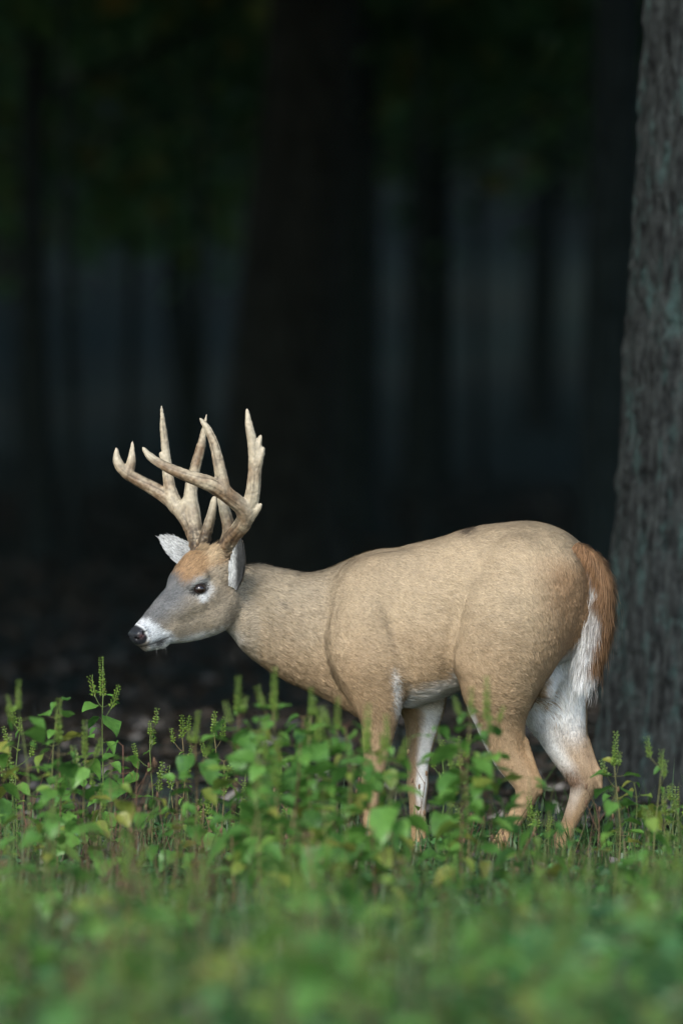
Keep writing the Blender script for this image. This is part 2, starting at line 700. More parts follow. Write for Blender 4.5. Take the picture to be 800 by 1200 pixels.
def surface_nets(F, lo, h):
    """Quads of the zero surface of a grid."""
    S = F < 0
    n = np.array(F.shape)
    acc = np.zeros(tuple(n - 1) + (3,), dtype=np.float32)
    cnt = np.zeros(tuple(n - 1), dtype=np.int16)
    corner = [(i, j, k) for i in (0, 1) for j in (0, 1) for k in (0, 1)]

    def at(A, c):
        return A[c[0]:n[0] - 1 + c[0], c[1]:n[1] - 1 + c[1], c[2]:n[2] - 1 + c[2]]
    tot = sum(at(S, c).astype(np.int8) for c in corner)
    act = (tot > 0) & (tot < 8)
    idx = np.argwhere(act)
    vals = {c: at(F, c)[act] for c in corner}
    acc = np.zeros((len(idx), 3))
    cnt = np.zeros(len(idx))
    for c in corner:
        for ax in range(3):
            if c[ax] == 0:
                e = list(c)
                e[ax] = 1
                a, b = vals[c], vals[tuple(e)]
                x = (a < 0) != (b < 0)
                t = np.where(x, a / np.where(x, a - b, 1), 0)
                p = np.tile(np.array(c, float), (len(idx), 1))
                p[:, ax] += t
                acc += p * x[:, None]
                cnt += x
    V = (idx + acc / cnt[:, None]) * h + lo
    num = np.full(tuple(n - 1), -1, dtype=np.int64)
    num[act] = np.arange(len(idx))
    Q = []
    for ax in range(3):
        b, c = (ax + 1) % 3, (ax + 2) % 3
        lo_ = [slice(1, m - 1) for m in n]
        lo_[ax] = slice(0, n[ax] - 1)
        hi_ = list(lo_)
        hi_[ax] = slice(1, n[ax])
        A, B = S[tuple(lo_)], S[tuple(hi_)]
        e = np.argwhere(A != B)
        flip = A[A != B]
        o = e.copy()
        o[:, b] += 1
        o[:, c] += 1
        def cell(db, dc):
            q = o.copy()
            q[:, b] -= db
            q[:, c] -= dc
            return num[q[:, 0], q[:, 1], q[:, 2]]
        q = np.stack([cell(1, 1), cell(0, 1), cell(0, 0), cell(1, 0)], 1)
        q[~flip] = q[~flip][:, ::-1]
        Q.append(q)
    return V, np.concatenate(Q)


def relax(V, Q, it=2, lam=0.5):
    E = np.concatenate([Q[:, [0, 1]], Q[:, [1, 2]], Q[:, [2, 3]], Q[:, [3, 0]]])
    for k in range(it * 2):
        l = lam if k % 2 == 0 else -lam * 1.04
        acc = np.zeros_like(V)
        c = np.zeros(len(V))
        np.add.at(acc, E[:, 0], V[E[:, 1]])
        np.add.at(c, E[:, 0], 1)
        V = V + l * (acc / c[:, None] - V)
    return V


def vnormals(V, Q):
    N = np.cross(V[Q[:, 2]] - V[Q[:, 0]], V[Q[:, 3]] - V[Q[:, 1]])
    out = np.zeros_like(V)
    for k in range(4):
        np.add.at(out, Q[:, k], N)
    return unit(out)


def sm_interp(x, xs, ys):
    """Monotone-ish cubic through a table."""
    xs, ys = np.asarray(xs, float), np.asarray(ys, float)
    m = np.gradient(ys, xs)
    i = np.clip(np.searchsorted(xs, x) - 1, 0, len(xs) - 2)
    h = xs[i + 1] - xs[i]
    t = np.clip((x - xs[i]) / h, 0, 1)
    return ((1 + 2 * t) * (1 - t) ** 2) * ys[i] + t * (1 - t) ** 2 * h * m[i] + t * t * (3 - 2 * t) * ys[i + 1] + t * t * (t - 1) * h * m[i + 1]


def loft(fld, P, sl, x, lat, z, xs, top, bot, w, k, pw=2.2, belly=0.0):
    """Tube of super-ellipses along x; top/bot/half width from tables."""
    T, B, Wd = sm_interp(x, xs, top), sm_interp(x, xs, bot), sm_interp(x, xs, w)
    zc, hh = (T + B) / 2, np.maximum((T - B) / 2, 0.004)
    Wd = np.maximum(Wd, 0.004)
    q = (z - zc) / hh
    Wd = Wd * (1 - belly * np.clip(q, -1, 1))
    f = (np.abs(lat / Wd) ** pw + np.abs(q) ** pw) ** (1 / pw)
    d = (f - 1) * np.minimum(Wd, hh)
    e = np.maximum(np.maximum(xs[0] - x, x - xs[-1]), 0)
    d = np.where(e > 0, np.maximum(d, 0) + e, d)
    fld.add(sl, d, k)


def build_body():
    f = Field((-0.66, -0.30, -0.02), (0.86, 0.36, 1.10), 0.0046)
    lat = from_deer(0, 1, 0) - from_deer(0, 0, 0)
    # trunk of the body
    tb = [(352, 720, 770, .02), (376, 694, 796, .070), (396, 677, 812, .100), (418, 662, 826, .124), (442, 650, 834, .148), (475, 640, 831, .164), (515, 630, 818, .174), (550, 618.5, 803, .176),
          (590, 612, 790, .172), (630, 611.5, 785, .165), (662, 624, 770, .140), (685, 645, 752, .100), (699, 664, 735, .065), (707, 682, 715, .03)]
    xs = [((a[0] - 400) / 400 - X0) / CP for a in tb]
    sl, P = f.box((-0.1, -0.30, 0.3), (0.86, 0.36, 1.10))
    s, t, z = to_deer(P)
    zz = lambda py: (1012 - py) / 400
    loft(f, P, sl, s, t, z, xs, [zz(a[1]) for a in tb], [zz(a[2]) for a in tb], [a[3] for a in tb], 0.02, 2.25, 0.10)
    # neck
    tn = [(268, 672, 742, .045), (285, 664, 765, .068), (305, 663, 781, .080), (330, 668, 797, .090), (355, 672.5, 809, .103), (380, 671, 819, .122), (405, 663, 826, .138),
          (430, 655, 828, .146), (460, 660, 810, .12), (490, 700, 770, .03)]
    xn = [(a[0] - 400) / 400 for a in tn]
    yc = [.112, .125, .133, .136, .134, .126, .114, .104, .096, .09]
    sl, P = f.box((-0.40, -0.2, 0.4), (0.24, 0.36, 1.0))
    loft(f, P, sl, P[..., 0], P[..., 1] - sm_interp(P[..., 0], np.array(xn), np.array(yc)), P[..., 2], np.array(xn), [zz(a[1]) for a in tn], [zz(a[2]) for a in tn],
         [a[3] for a in tn], 0.045, 2.1, 0.0)
    # head
    th = [(-.004, -.006, -.030, .012), (.003, .004, -.043, .024), (.02, .010, -.058, .031), (.045, .017, -.068, .034), (.08, .029, -.082, .036), (.12, .044, -.100, .042),
          (.16, .056, -.117, .045), (.20, .066, -.130, .053), (.24, .080, -.138, .062), (.28, .087, -.138, .065), (.32, .082, -.124, .061), (.36, .062, -.092, .052), (.395, .02, -.04, .02)]
    sl, P = f.box((-0.66, -0.16, 0.55), (-0.2, 0.26, 1.02))
    u, v, w = to_head(P)
    loft(f, P, sl, u, w, v, np.array([a[0] for a in th]), [a[1] for a in th], [a[2] for a in th], [a[3] for a in th], 0.03, 2.15, 0.12)
    for sg in (-1, 1):
        f.seg(HP(.218, .044, sg * .043), HP(.266, .046, sg * .052), .013, .015, .02)             # brow
        f.seg(HP(.150, -.008, sg * .028), HP(.265, -.016, sg * .052), .020, .022, .025)            # cheek bone
        f.seg(HP(.255, -.085, sg * .036), HP(.300, -.060, sg * .042), .036, .034, .03)           # jaw muscle
        f.seg(HP(.012, -.014, sg * .020), HP(.028, -.010, sg * .026), .013, .012, .010)          # nostril wing
        f.seg(HP(.004, -.018, sg * .019), HP(.026, -.012, sg * .033), .0060, .0050, .004, cut=True)
        f.seg(HP(.236, .019, sg * .078), HP(.239, .019, sg * .074), .014, .014, .008, cut=True)  # eye socket
        f.seg(HP(.325, .020, sg * .040), HP(.350, .018, sg * .052), .024, .020, .04)             # ear base
        f.seg(HP(.325, .052, sg * .028), HP(.345, .082, sg * .036), .024, .019, .035)             # antler pedicle
    f.seg(HP(.215, .062, 0), HP(.280, .078, 0), .020, .030, .035)                                  # forehead tuft
    f.seg(HP(.030, -.058, 0), HP(.075, -.074, 0), .016, .017, .015)                              # chin
    # limbs
    def limb(pts, t0, sq, k=0.05):
        q = []
        for px, py, hw, dt in pts:
            q.append((DP(px, py, t0 + dt), hw / 400))
        f.chain(q, k, (lat, sq), 4)
    n = -1
    # near hind leg
    limb([(620, 690, 62, .03), (600, 745, 54, .0), (586, 797, 42, -.005), (585, 840, 26, .0), (596, 882, 19.5, .01), (612, 908, 15.5, .015), (620, 924, 12.5, .015)], -.105, 0.80)
    limb([(620, 922, 12.5, .015), (613, 942, 10, .015), (599, 968, 8.5, .012), (588, 988, 9.5, .01), (578, 1000, 8, .008)], -.105, 0.78, 0.012)
    f.seg(DP(616, 868, -.095), DP(631, 916, -.09), .008, .0075, .012)
    f.seg(DP(630, 914, -.09), DP(633, 928, -.09), .0085, .007, .015)
    # far hind leg
    limb([(640, 700, 56, -.03), (640, 760, 52, 0), (645, 812, 38, 0), (660, 862, 25, -.01), (674, 893, 19, -.015), (686, 915, 15, -.015)], .105, 0.80)
    limb([(686, 914, 15, -.015), (678, 938, 11, -.015), (667, 965, 8.5, -.012), (656, 988, 9.5, -.01), (649, 1001, 8, -.008)], .105, 0.78, 0.012)
    f.seg(DP(687, 868, .095), DP(702, 908, .09), .008, .0075, .012)
    f.seg(DP(701, 906, .09), DP(704, 922, .09), .0085, .007, .015)
    # near foreleg
    limb([(432, 700, 40, .03), (430, 760, 44, .01), (440, 806, 31, 0), (444, 838, 20, .005), (442, 872, 15, .01), (438, 905, 11.5, .012), (436, 920, 11.5, .012)], -.115, 0.72)
    limb([(436, 918, 11.5, .012), (435, 940, 9.2, .012), (434, 968, 8.4, .012), (433, 992, 9.6, .012), (426, 1003, 8, .012)], -.115, 0.85, 0.012)
    # far foreleg
    limb([(470, 715, 36, -.03), (478, 770, 40, -.01), (492, 812, 28, 0), (495, 842, 18.5, -.005), (491, 876, 14, -.01), (489, 908, 11, -.012), (489, 922, 11, -.012)], .105, 0.72)
    limb([(489, 920, 11, -.012), (489, 945, 9, -.012), (490, 972, 8.4, -.012), (490, 992, 9.4, -.012), (484, 1003, 8, -.012)], .105, 0.85, 0.012)
    # hooves: two claws each
    for (px, py, tt, tx) in ((573, 1002, -.097, -13), (644, 1003, .097, -13), (422, 1004, -.103, -10), (480, 1004, .093, -10)):
        for c in (-1, 1):
            a = DP(px + 4, py - 1, tt + c * .012)
            b = DP(px + tx, py + 12, tt + c * .013)
            b[2] = .008
            f.seg(a, b, .0135, .008, .006)
    # shoulder blade, point of shoulder, brisket, hip bone, stifle, flank hollow
    f.seg(DP(456, 672, -.095), DP(432, 770, -.125), .036, .046, .075, (lat, 0.6))
    f.seg(DP(416, 775, -.105), DP(440, 800, -.118), .050, .045, .04, (lat, 0.7))
    f.seg(DP(402, 800, -.02), DP(425, 822, -.03), .035, .035, .05)
    f.seg(DP(606, 655, -.135), DP(628, 690, -.135), .040, .055, .06, (lat, 0.7))
    f.seg(DP(560, 770, -.135), DP(575, 800, -.130), .062, .055, .05, (lat, 0.65))
    f.seg(DP(654, 680, -.10), DP(626, 772, -.105), .060, .040, .05, (lat, 0.7))
    f.seg(DP(668, 690, .09), DP(655, 790, .10), .06, .045, .05, (lat, 0.7))
    f.seg(DP(637, 812, -.03), DP(645, 790, 0), .018, .024, .02)                                # scrotum
    V, Q = f.mesh()
    V = relax(V, Q, 3)
    return V, Q


BV, BQ = build_body()
BN = vnormals(BV, BQ)
# skin folds and loose coat: small relief across the lie of the hair
_s, _t, _z = to_deer(BV)
_u, _v, _w = to_head(BV)
is_head = sstep(.40, .33, _u) * sstep(-.2, -.15, _v)
is_leg = sstep(.45, .34, _z)
fold_p = np.stack([_s * 55, _t * 30, _z * 16], 1) + 1.2 * noise(BV, 14, 3)[:, None]
fold = (1 - np.abs(noise(fold_p, 1.0, 4))) ** 2
fold2 = (1 - np.abs(noise(np.stack([_s * 22, _t * 20, _z * 40], 1) + 1.5 * noise(BV, 10, 8)[:, None], 1.0, 6))) ** 2
relief = (fold * sstep(-.20, -.36, _s) + 0.8 * fold2 * sstep(-.30, -.1, _s) + 0.6 * fold * sstep(.2, .32, _s)) * (1 - is_head) * (1 - is_leg)
BV = BV + BN * (0.0016 * (relief - 0.5) * (1 - is_head) + 0.0006 * fbm(BV, 30, 5, 2))[:, None]
# the lines of the body: shoulder, neck fold, front of the thigh (one side of each line stands proud of the other)
def body_line(pts, amp, proud, wide, soft, fade):
    Q2 = catmull([(x, y, 0) for x, y in pts], 8)[:, :2]
    sx = 400 + (BV[:, 0] * F_PX / (CAM_D + BV[:, 1]))
    sy = 400 + (CAM_H - BV[:, 2]) * F_PX / (CAM_D + BV[:, 1])
    m = (sx > Q2[:, 0].min() - 90) & (sx < Q2[:, 0].max() + 90) & (sy > Q2[:, 1].min() - 40) & (sy < Q2[:, 1].max() + 40) & (_t < -.02)
    out = np.zeros(len(BV))
    P2 = np.stack([sx[m], sy[m]], 1)
    D = np.linalg.norm(P2[:, None] - Q2[None], axis=2)
    k = D.argmin(1)
    T2 = np.gradient(Q2, axis=0)[k]
    dv = P2 - Q2[k]
    dist = D.min(1) * np.sign(T2[:, 0] * dv[:, 1] - T2[:, 1] * dv[:, 0]) * proud
    f = k / (len(Q2) - 1)
    env = sstep(0, fade, f) * sstep(1, 1 - .12, f) * np.where((k == 0) | (k == len(Q2) - 1), .0, 1)
    e2 = np.exp(-(np.abs(dist) / 300) ** 2)
    prof = np.where(dist > 0, np.exp(-dist / wide), -.7 * np.exp(dist / (wide * .6))) * sstep(0, soft, np.abs(dist)) - .45 * np.exp(-(dist / soft) ** 2)
    out[m] = amp * prof * env * e2
    # soften over neighbours so the line has no step
    return out


def body_bump(px, py, rx, ry, amp):
    """A broad swelling or hollow on both sides of the body; px, py as it shows on the near side."""
    bx, by = 550 + _s * CP * 400 - 14, 1012 - _z * 400
    return amp * np.exp(-(((bx - px) / rx) ** 2 + ((by - py) / ry) ** 2)) * sstep(.04, .10, np.abs(_t))


_E = np.concatenate([BQ[:, [0, 1]], BQ[:, [1, 2]], BQ[:, [2, 3]], BQ[:, [3, 0]]])
disp = body_line([(552, 668), (542, 700), (533, 735), (527, 765), (528, 797)], .012, -1, 34, 9, .5)
disp += body_line([(440, 684), (448, 715), (459, 748), (471, 775), (484, 800)], .010, 1, 26, 6, .4)
disp += body_line([(394, 684), (386, 712), (381, 742), (384, 770), (396, 795), (414, 818)], .0028, -1, 26, 5, .7)
for b_ in ((432, 715, 26, 38, .007), (440, 782, 26, 24, .009), (522, 722, 26, 44, -.011), (500, 660, 40, 14, -.004), (602, 715, 46, 50, .008), (585, 655, 22, 13, .006), (575, 800, 26, 28, .006),
           (640, 740, 20, 34, -.005), (485, 700, 9, 60, .002), (503, 705, 9, 55, .002), (655, 660, 16, 20, .004)):
    disp += body_bump(*b_)
for _ in range(4):
    acc, cnt = np.zeros(len(BV)), np.zeros(len(BV))
    np.add.at(acc, _E[:, 0], disp[_E[:, 1]])
    np.add.at(cnt, _E[:, 0], 1)
    disp = .5 * disp + .5 * acc / cnt
BV = BV + BN * disp[:, None]
BN = vnormals(BV, BQ)


def body_colours(V, N):
    s, t, z = to_deer(V)
    u, v, w = to_head(V)
    lat = unit(from_deer(0, 1, 0) - from_deer(0, 0, 0))
    nt = N @ lat
    nb = N @ unit(from_deer(1, 0, 0) - from_deer(0, 0, 0))
    n1 = fbm(V, 9, 40, 3)
    n2 = fbm(V, 45, 41, 2)
    # crease shading put into the coat colour, down the flank and round the haunch
    crease_shade = -np.exp(-(noise(np.stack([s * 26, t * 20, z * 62], 1) + 2.2 * noise(V, 9, 44)[:, None], 1.0, 45) / .12) ** 2) * sstep(-.05, .25, s) * (z > .5) \
        - np.exp(-(noise(np.stack([s * 75, t * 30, z * 17], 1) + 1.6 * noise(V, 9, 46)[:, None], 1.0, 47) / .14) ** 2) * sstep(-.20, -.36, s) * (V[:, 0] > -.30)
    px, py = 550 + s * CP * 400, 1012 - z * 400      # body-fixed, in photograph units

    def C(*c):
        return np.array(c)[None]

    def mixc(A, B, m):
        return A * (1 - m[:, None]) + B * m[:, None]
    tan, grey, warm = C(.415, .316, .202), C(.312, .258, .182), C(.365, .240, .132)
    white, rufous, dark = C(.80, .79, .76), C(.36, .165, .055), C(.03, .028, .026)
    col = np.repeat(tan, len(V), 0)
    col = mixc(col, grey, 0.75 * sstep(440, 370, px))
    col = mixc(col, warm, 0.85 * sstep(.80, .44, z + .07 * n1))
    col = mixc(col, C(.40, .245, .12), 0.7 * sstep(.22, .05, z + .05 * n1))
    col = mixc(col, C(.25, .135, .062), 0.75 * sstep(640, 690, px + 16 * n1 + 5 * n2 + 0.10 * np.abs(py - 720)) * sstep(880, 800, py) * sstep(636, 672, py))
    col = mixc(col, C(.30, .21, .12), 0.28 * sstep(-.1, .6, fbm(V, 5, 43, 2)))
    col = mixc(col, C(.34, .19, .08), 0.55 * sstep(.35, .9, nb) * sstep(.56, .3, z) * sstep(.14, .2, z) * (s > 0))
    # white below, inside the legs, under the tail
    belly = sstep(-.55, -.85, N[:, 2] + .15 * n1) * (z > .36) * (s > -.20)
    col = mixc(col, white, 0.75 * belly)
    inner = np.where(np.abs(t) > .02, -np.sign(t) * nt, 0)
    legw = sstep(.10, .5, inner + .12 * n1) * sstep(.50, .44, z) * sstep(.10, .22, z)
    legw = legw * np.where(s < 0, sstep(-.1, .35, nb), 1 - .9 * sstep(-.2, .35, nb + .15 * n1)) * np.where(s > 0, 1 - .6 * sstep(.34, .24, z), 1)
    col = mixc(col, white, 0.92 * legw)
    rump = (s > .16) * sstep(.085, .05, np.abs(t - .015) + .02 * n1) * sstep(.2, .55, nb + .1 * n1) * sstep(.80, .76, z) * sstep(.33, .48, z + .05 * n1)
    rump = np.maximum(rump, (s > .12) * (t > -.03) * sstep(.1, .45, inner + .1 * n1) * sstep(.75, .7, z) * sstep(.33, .50, z + .06 * n1))
    col = mixc(col, white, 0.95 * rump)
    front = sstep(-.45, -.8, nb + .15 * n1) * (s > -.02) * (s < .2) * sstep(.48, .44, z) * sstep(.22, .27, z)
    col = mixc(col, white, .85 * front)
    arm = (px > 460) * (px < 495) * np.exp(-((px - 482) / 3) ** 2) * sstep(775, 800, py) * sstep(850, 830, py) * (t < -.03)
    col = mixc(col, white, 0.8 * arm)
    # head
    hd = sstep(.385, .345, u + .01 * n1) * (z > .55) * (V[:, 0] < -.25)
    face = np.repeat(C(.31, .25, .175), len(V), 0)
    face = mixc(face, C(.135, .138, .140), .88 * sstep(-.055, .02, v - .32 * (u - .10) + .02 * n1 + .012 * n2) * sstep(.285, .20, u))       # grey bridge
    face = mixc(face, C(.075, .08, .085), 0.8 * sstep(-.3, .5, n2) * sstep(.02, .05, v - .25 * (u - .14)) * sstep(.11, .14, u) * sstep(.235, .21, u))
    face = mixc(face, C(.33, .185, .08), 0.8 * sstep(.040, .070, v + .014 * n1 + .006 * n2) * sstep(.192, .218, u + .014 * n1))     # rufous forehead
    face = mixc(face, C(.40, .30, .18), 0.7 * sstep(.285, .31, u) * sstep(.055, .07, v))
    e = np.hypot((u - .236) * 1.0, (v - .020) * 1.15) + (np.abs(w) < .025) * 1.0
    face = mixc(face, C(.50, .49, .46), 0.85 * sstep(.044, .026, e + .012 * n1 + .006 * n2))
    wedge = np.hypot((u - .226) / 1.35, v + .009)
    face = mixc(face, C(.62, .63, .62), 0.85 * sstep(.017, .006, wedge + .006 * n1) * (np.abs(w) > .03))
    face = mixc(face, dark, sstep(.0215, .0175, np.hypot((u - .2315) * .62, (v - .0195) * 1.12) + (np.abs(w) < .03)))    # lid rim
    muz = sstep(.018, .03, u) * sstep(.080, .060, u + .6 * (v + .02) + .012 * n1 + .006 * n2)
    face = mixc(face, C(.72, .72, .70), 0.95 * muz)
    low = sstep(-.062, -.085, v + .22 * u - .012 + .006 * n1) * sstep(.30, .2, u)
    face = mixc(face, C(.72, .71, .66), 0.85 * low)                                                                      # white chin and throat
    nosep = sstep(.034, .024, u + .35 * np.maximum(-.030 - v, 0) * 3 + .10 * np.maximum(v - .0, 0)) * sstep(-.044, -.038, v)
    face = mixc(face, C(.022, .023, .026), nosep)
    vm = -.046 - .17 * u - .03 * np.sin(u * 30) * .1
    mouth = np.exp(-((v - vm) / .0042) ** 2) * sstep(.098, .088, u)
    face = mixc(face, C(.03, .026, .025), 0.92 * mouth)
    spot = np.exp(-(((u - .058) / .017) ** 2 + ((v + .066) / .010) ** 2)) * (np.abs(w) > .012)
    face = mixc(face, C(.05, .045, .045), np.clip(1.2 * spot, 0, .9))
    nost = np.exp(-(((u - .014) / .008) ** 2 + ((v + .016) / .007) ** 2)) * (np.abs(w) > .014)
    face = mixc(face, C(.10, .05, .05), 0.8 * nost)
    col = mixc(col, face, hd)
    bib = sstep(.36, .30, u) * 0 + np.exp(-(((V[:, 0] + .335) / .03) ** 2 + ((z - .650) / .026) ** 2)) * sstep(.25, -.2, N[:, 2])
    col = mixc(col, white, 0.8 * np.clip(bib * 1.3, 0, 1))
    # hooves, scar on the back, marks
    col = mixc(col, C(.035, .03, .028), sstep(.05, .04, z + .004 * n1))
    sc = np.exp(-(((px - 553) / 10) ** 2 + ((py - 621) / 6) ** 2)) * sstep(-.35, .2, n2 + .3)
    col = mixc(col, C(.09, .065, .045), np.clip(1.3 * sc, 0, .9))
    nk = np.exp(-(((V[:, 0] * 400 + 400 - 329 - (py - 708) * .7) / 1.7) ** 2 + ((py - 707) / 6) ** 2)) * (N[:, 1] < 0)
    col = mixc(col, C(.08, .07, .06), np.clip(nk, 0, .8))
    # dark tarsal tuft
    tuft = np.exp(-(((px - 662) / 14) ** 2 + ((py - 912) / 10) ** 2)) * (t > .02) * sstep(0, .5, inner)
    col = mixc(col, C(.18, .09, .04), 0.8 * np.clip(tuft * 1.3, 0, 1))
    col = col * (1 + .14 * n1 + .12 * n2 + .10 * crease_shade)[:, None]
    wet = np.clip(nosep * hd, 0, 1)
    # hair length (metres)
    L = np.full(len(V), .0105)
    L = L + .008 * sstep(440, 380, px) + .016 * np.clip(belly + rump, 0, 1)
    L = L * (1 - .5 * sstep(.45, .30, z)) * (1 - .25 * sstep(.2, .1, z))
    L = np.where(hd > .5, .0065 + .006 * sstep(.06, .08, v) * sstep(.20, .22, u) + .006 * sstep(.26, .34, u), L)
    L = L + .012 * tuft
    L = np.where((wet > .3) | (z < .045) | ((np.hypot((u - .236) * .8, (v - .019) * 1.2) < .0165) & (hd > .5) & (np.abs(w) > .03)) | ((mouth > .6) & (hd > .5)), 0, L)
    return np.clip(col, .01, .9), wet, L


BC, BWET, BL = body_colours(BV, BN)


def comb(V, N):
    """Lie of the hair: backwards and down the body, down the legs, up the face from the nose."""
    s, t, z = to_deer(V)
    u, v, w = to_head(V)
    back = unit(from_deer(1, 0, 0) - from_deer(0, 0, 0))
    hd = (sstep(.38, .33, u) * (z > .55) * (V[:, 0] < -.25))[:, None]
    lg = sstep(.50, .36, z)[:, None]
    rear = sstep(.18, .32, s)[:, None]
    d = back[None] * (1 - .65 * rear) + np.array((0, 0, -.45))[None] * (1 + 1.6 * rear)
    d = d * (1 - lg) + np.array((0.05, 0, -1.0))[None] * lg
    d = d * (1 - hd) + (HU * 1.0 - HV * 0.1)[None] * hd
    d = d + .28 * np.stack([noise(V, 12, 70), noise(V, 12, 71), noise(V, 12, 72)], 1)
    d = d - N * np.sum(d * N, 1, keepdims=True)
    return unit(d)


def strands(V, Q, N, C, L, n, seed, lift=0.30, width=0.0008, combf=comb, weight=None, tint=0.16, colf=None):
    """Hair as tapered three-face blades; each takes its root's colour and the skin's normal."""
    r = np.random.default_rng(seed)
    T = np.concatenate([Q[:, [0, 1, 2]], Q[:, [0, 2, 3]]])
    A = np.linalg.norm(np.cross(V[T[:, 1]] - V[T[:, 0]], V[T[:, 2]] - V[T[:, 0]]), axis=1)
    A = A * (L[T].min(1) > 0)
    if weight is not None:
        A = A * weight[T].mean(1)
    k = np.searchsorted(np.cumsum(A) / A.sum(), r.random(n))
    k = np.minimum(k, len(T) - 1)
    a, b = r.random(n), r.random(n)
    sw = a + b > 1
    a[sw], b[sw] = 1 - a[sw], 1 - b[sw]
    W3 = np.stack([1 - a - b, a, b], 1)[..., None]
    P = (V[T[k]] * W3).sum(1)
    Nn = unit((N[T[k]] * W3).sum(1))
    Cc = (C[T[k]] * W3).sum(1)
    if colf is not None:
        Cc = colf(P + r.normal(size=(n, 3)) * .0045, Nn)[0]
    Ll = ((L[T[k]] * W3[..., 0]).sum(1) * r.uniform(.65, 1.25, n) * np.where(r.random(n) < .04, 1.7, 1))[:, None]
    D = combf(P, Nn)
    S = np.cross(Nn, D)
    cl = (r.normal(size=(n, 1)) * .25 + .25 * noise(P, 90, 90)[:, None])
    D = unit(D + S * cl * .45)
    S = np.cross(Nn, D)
    li = lift * r.uniform(.5, 1.5, (n, 1)) * (1 + .3 * noise(P, 60, 91)[:, None])
    wv = S * width * r.uniform(.7, 1.3, (n, 1)) * np.clip(Ll / .012, .55, 1.3)
    m = P + (D * .55 + Nn * li * .55) * Ll
    tip = P + (D + Nn * li * .62) * Ll
    VV = np.stack([P - wv, P + wv, m + wv * .8, m - wv * .8, tip], 1)
    base = np.arange(n)[:, None] * 5
    loops = np.concatenate([base + (3, 2, 1, 0), base + (4, 2, 3)], 1)
    sizes = np.tile([4, 3], n)
    me = mesh_np('hair', VV.reshape(-1, 3), loops, sizes)
    nr = unit(Nn + .15 * D + .15 * S * np.sign(cl) + .20 * r.normal(size=(n, 3)))
    NR = np.repeat(nr, 5, 0)
    tn = np.clip(1 + tint * (1 + .8 * (P[:, :1] < -.27)) * r.normal(size=(n, 1)), .3, 1.7)
    Cb = np.repeat(np.clip(Cc * tn, .008, .95)[:, None, :], 5, 1)
    Cb[:, :2] *= .70                                     # hairs are darker at the root than at the tip
    Cb[:, 4] *= 1.2
    set_col(me, Cb.reshape(-1, 3))
    me.normals_split_custom_set_from_vertices(NR.astype(np.float32))
    return me


M_skin = attr_material('deer_skin', 0.75, 0.2, (160, 0.25, 0.003))
_w = M_skin.node('ShaderNodeAttribute', attribute_name='wet')
_mr = M_skin.node('ShaderNodeMapRange')
_mr.inputs['To Min'].default_value = 0.8
_mr.inputs['To Max'].default_value = 0.22
M_skin.link(_w.outputs['Fac'], _mr.inputs['Value'])
M_skin.link(_mr.outputs[0], M_skin.p.inputs['Roughness'])
M_skin = M_skin.m
M_hair = attr_material('deer_hair', 0.65, 0.22).m

deer = link('deer', None)
deer.location = (X0, 0, 0)
tag(deer, 'tan antlered buck standing side on in the weeds, head turned outward', 'deer')
DL = np.array((X0, 0, 0))

me = mesh_np('body', BV - DL, BQ, 4)
set_col(me, BC)
set_float(me, BWET, 'wet')
body = link('body', me, M_skin, deer)
side = np.clip(0.35 - BN[:, 1], 0.12, 1.2) * (1 + 1.6 * (BV[:, 0] < -.25))
hair = strands(BV, BQ, BN, BC, BL, 420000, 31, 0.26, 0.00058, weight=side, tint=0.16, colf=body_colours)
hair.transform(Matrix.Translation(-Vector(DL)))
tag(link('fur', hair, M_hair, deer), kind='stuff')


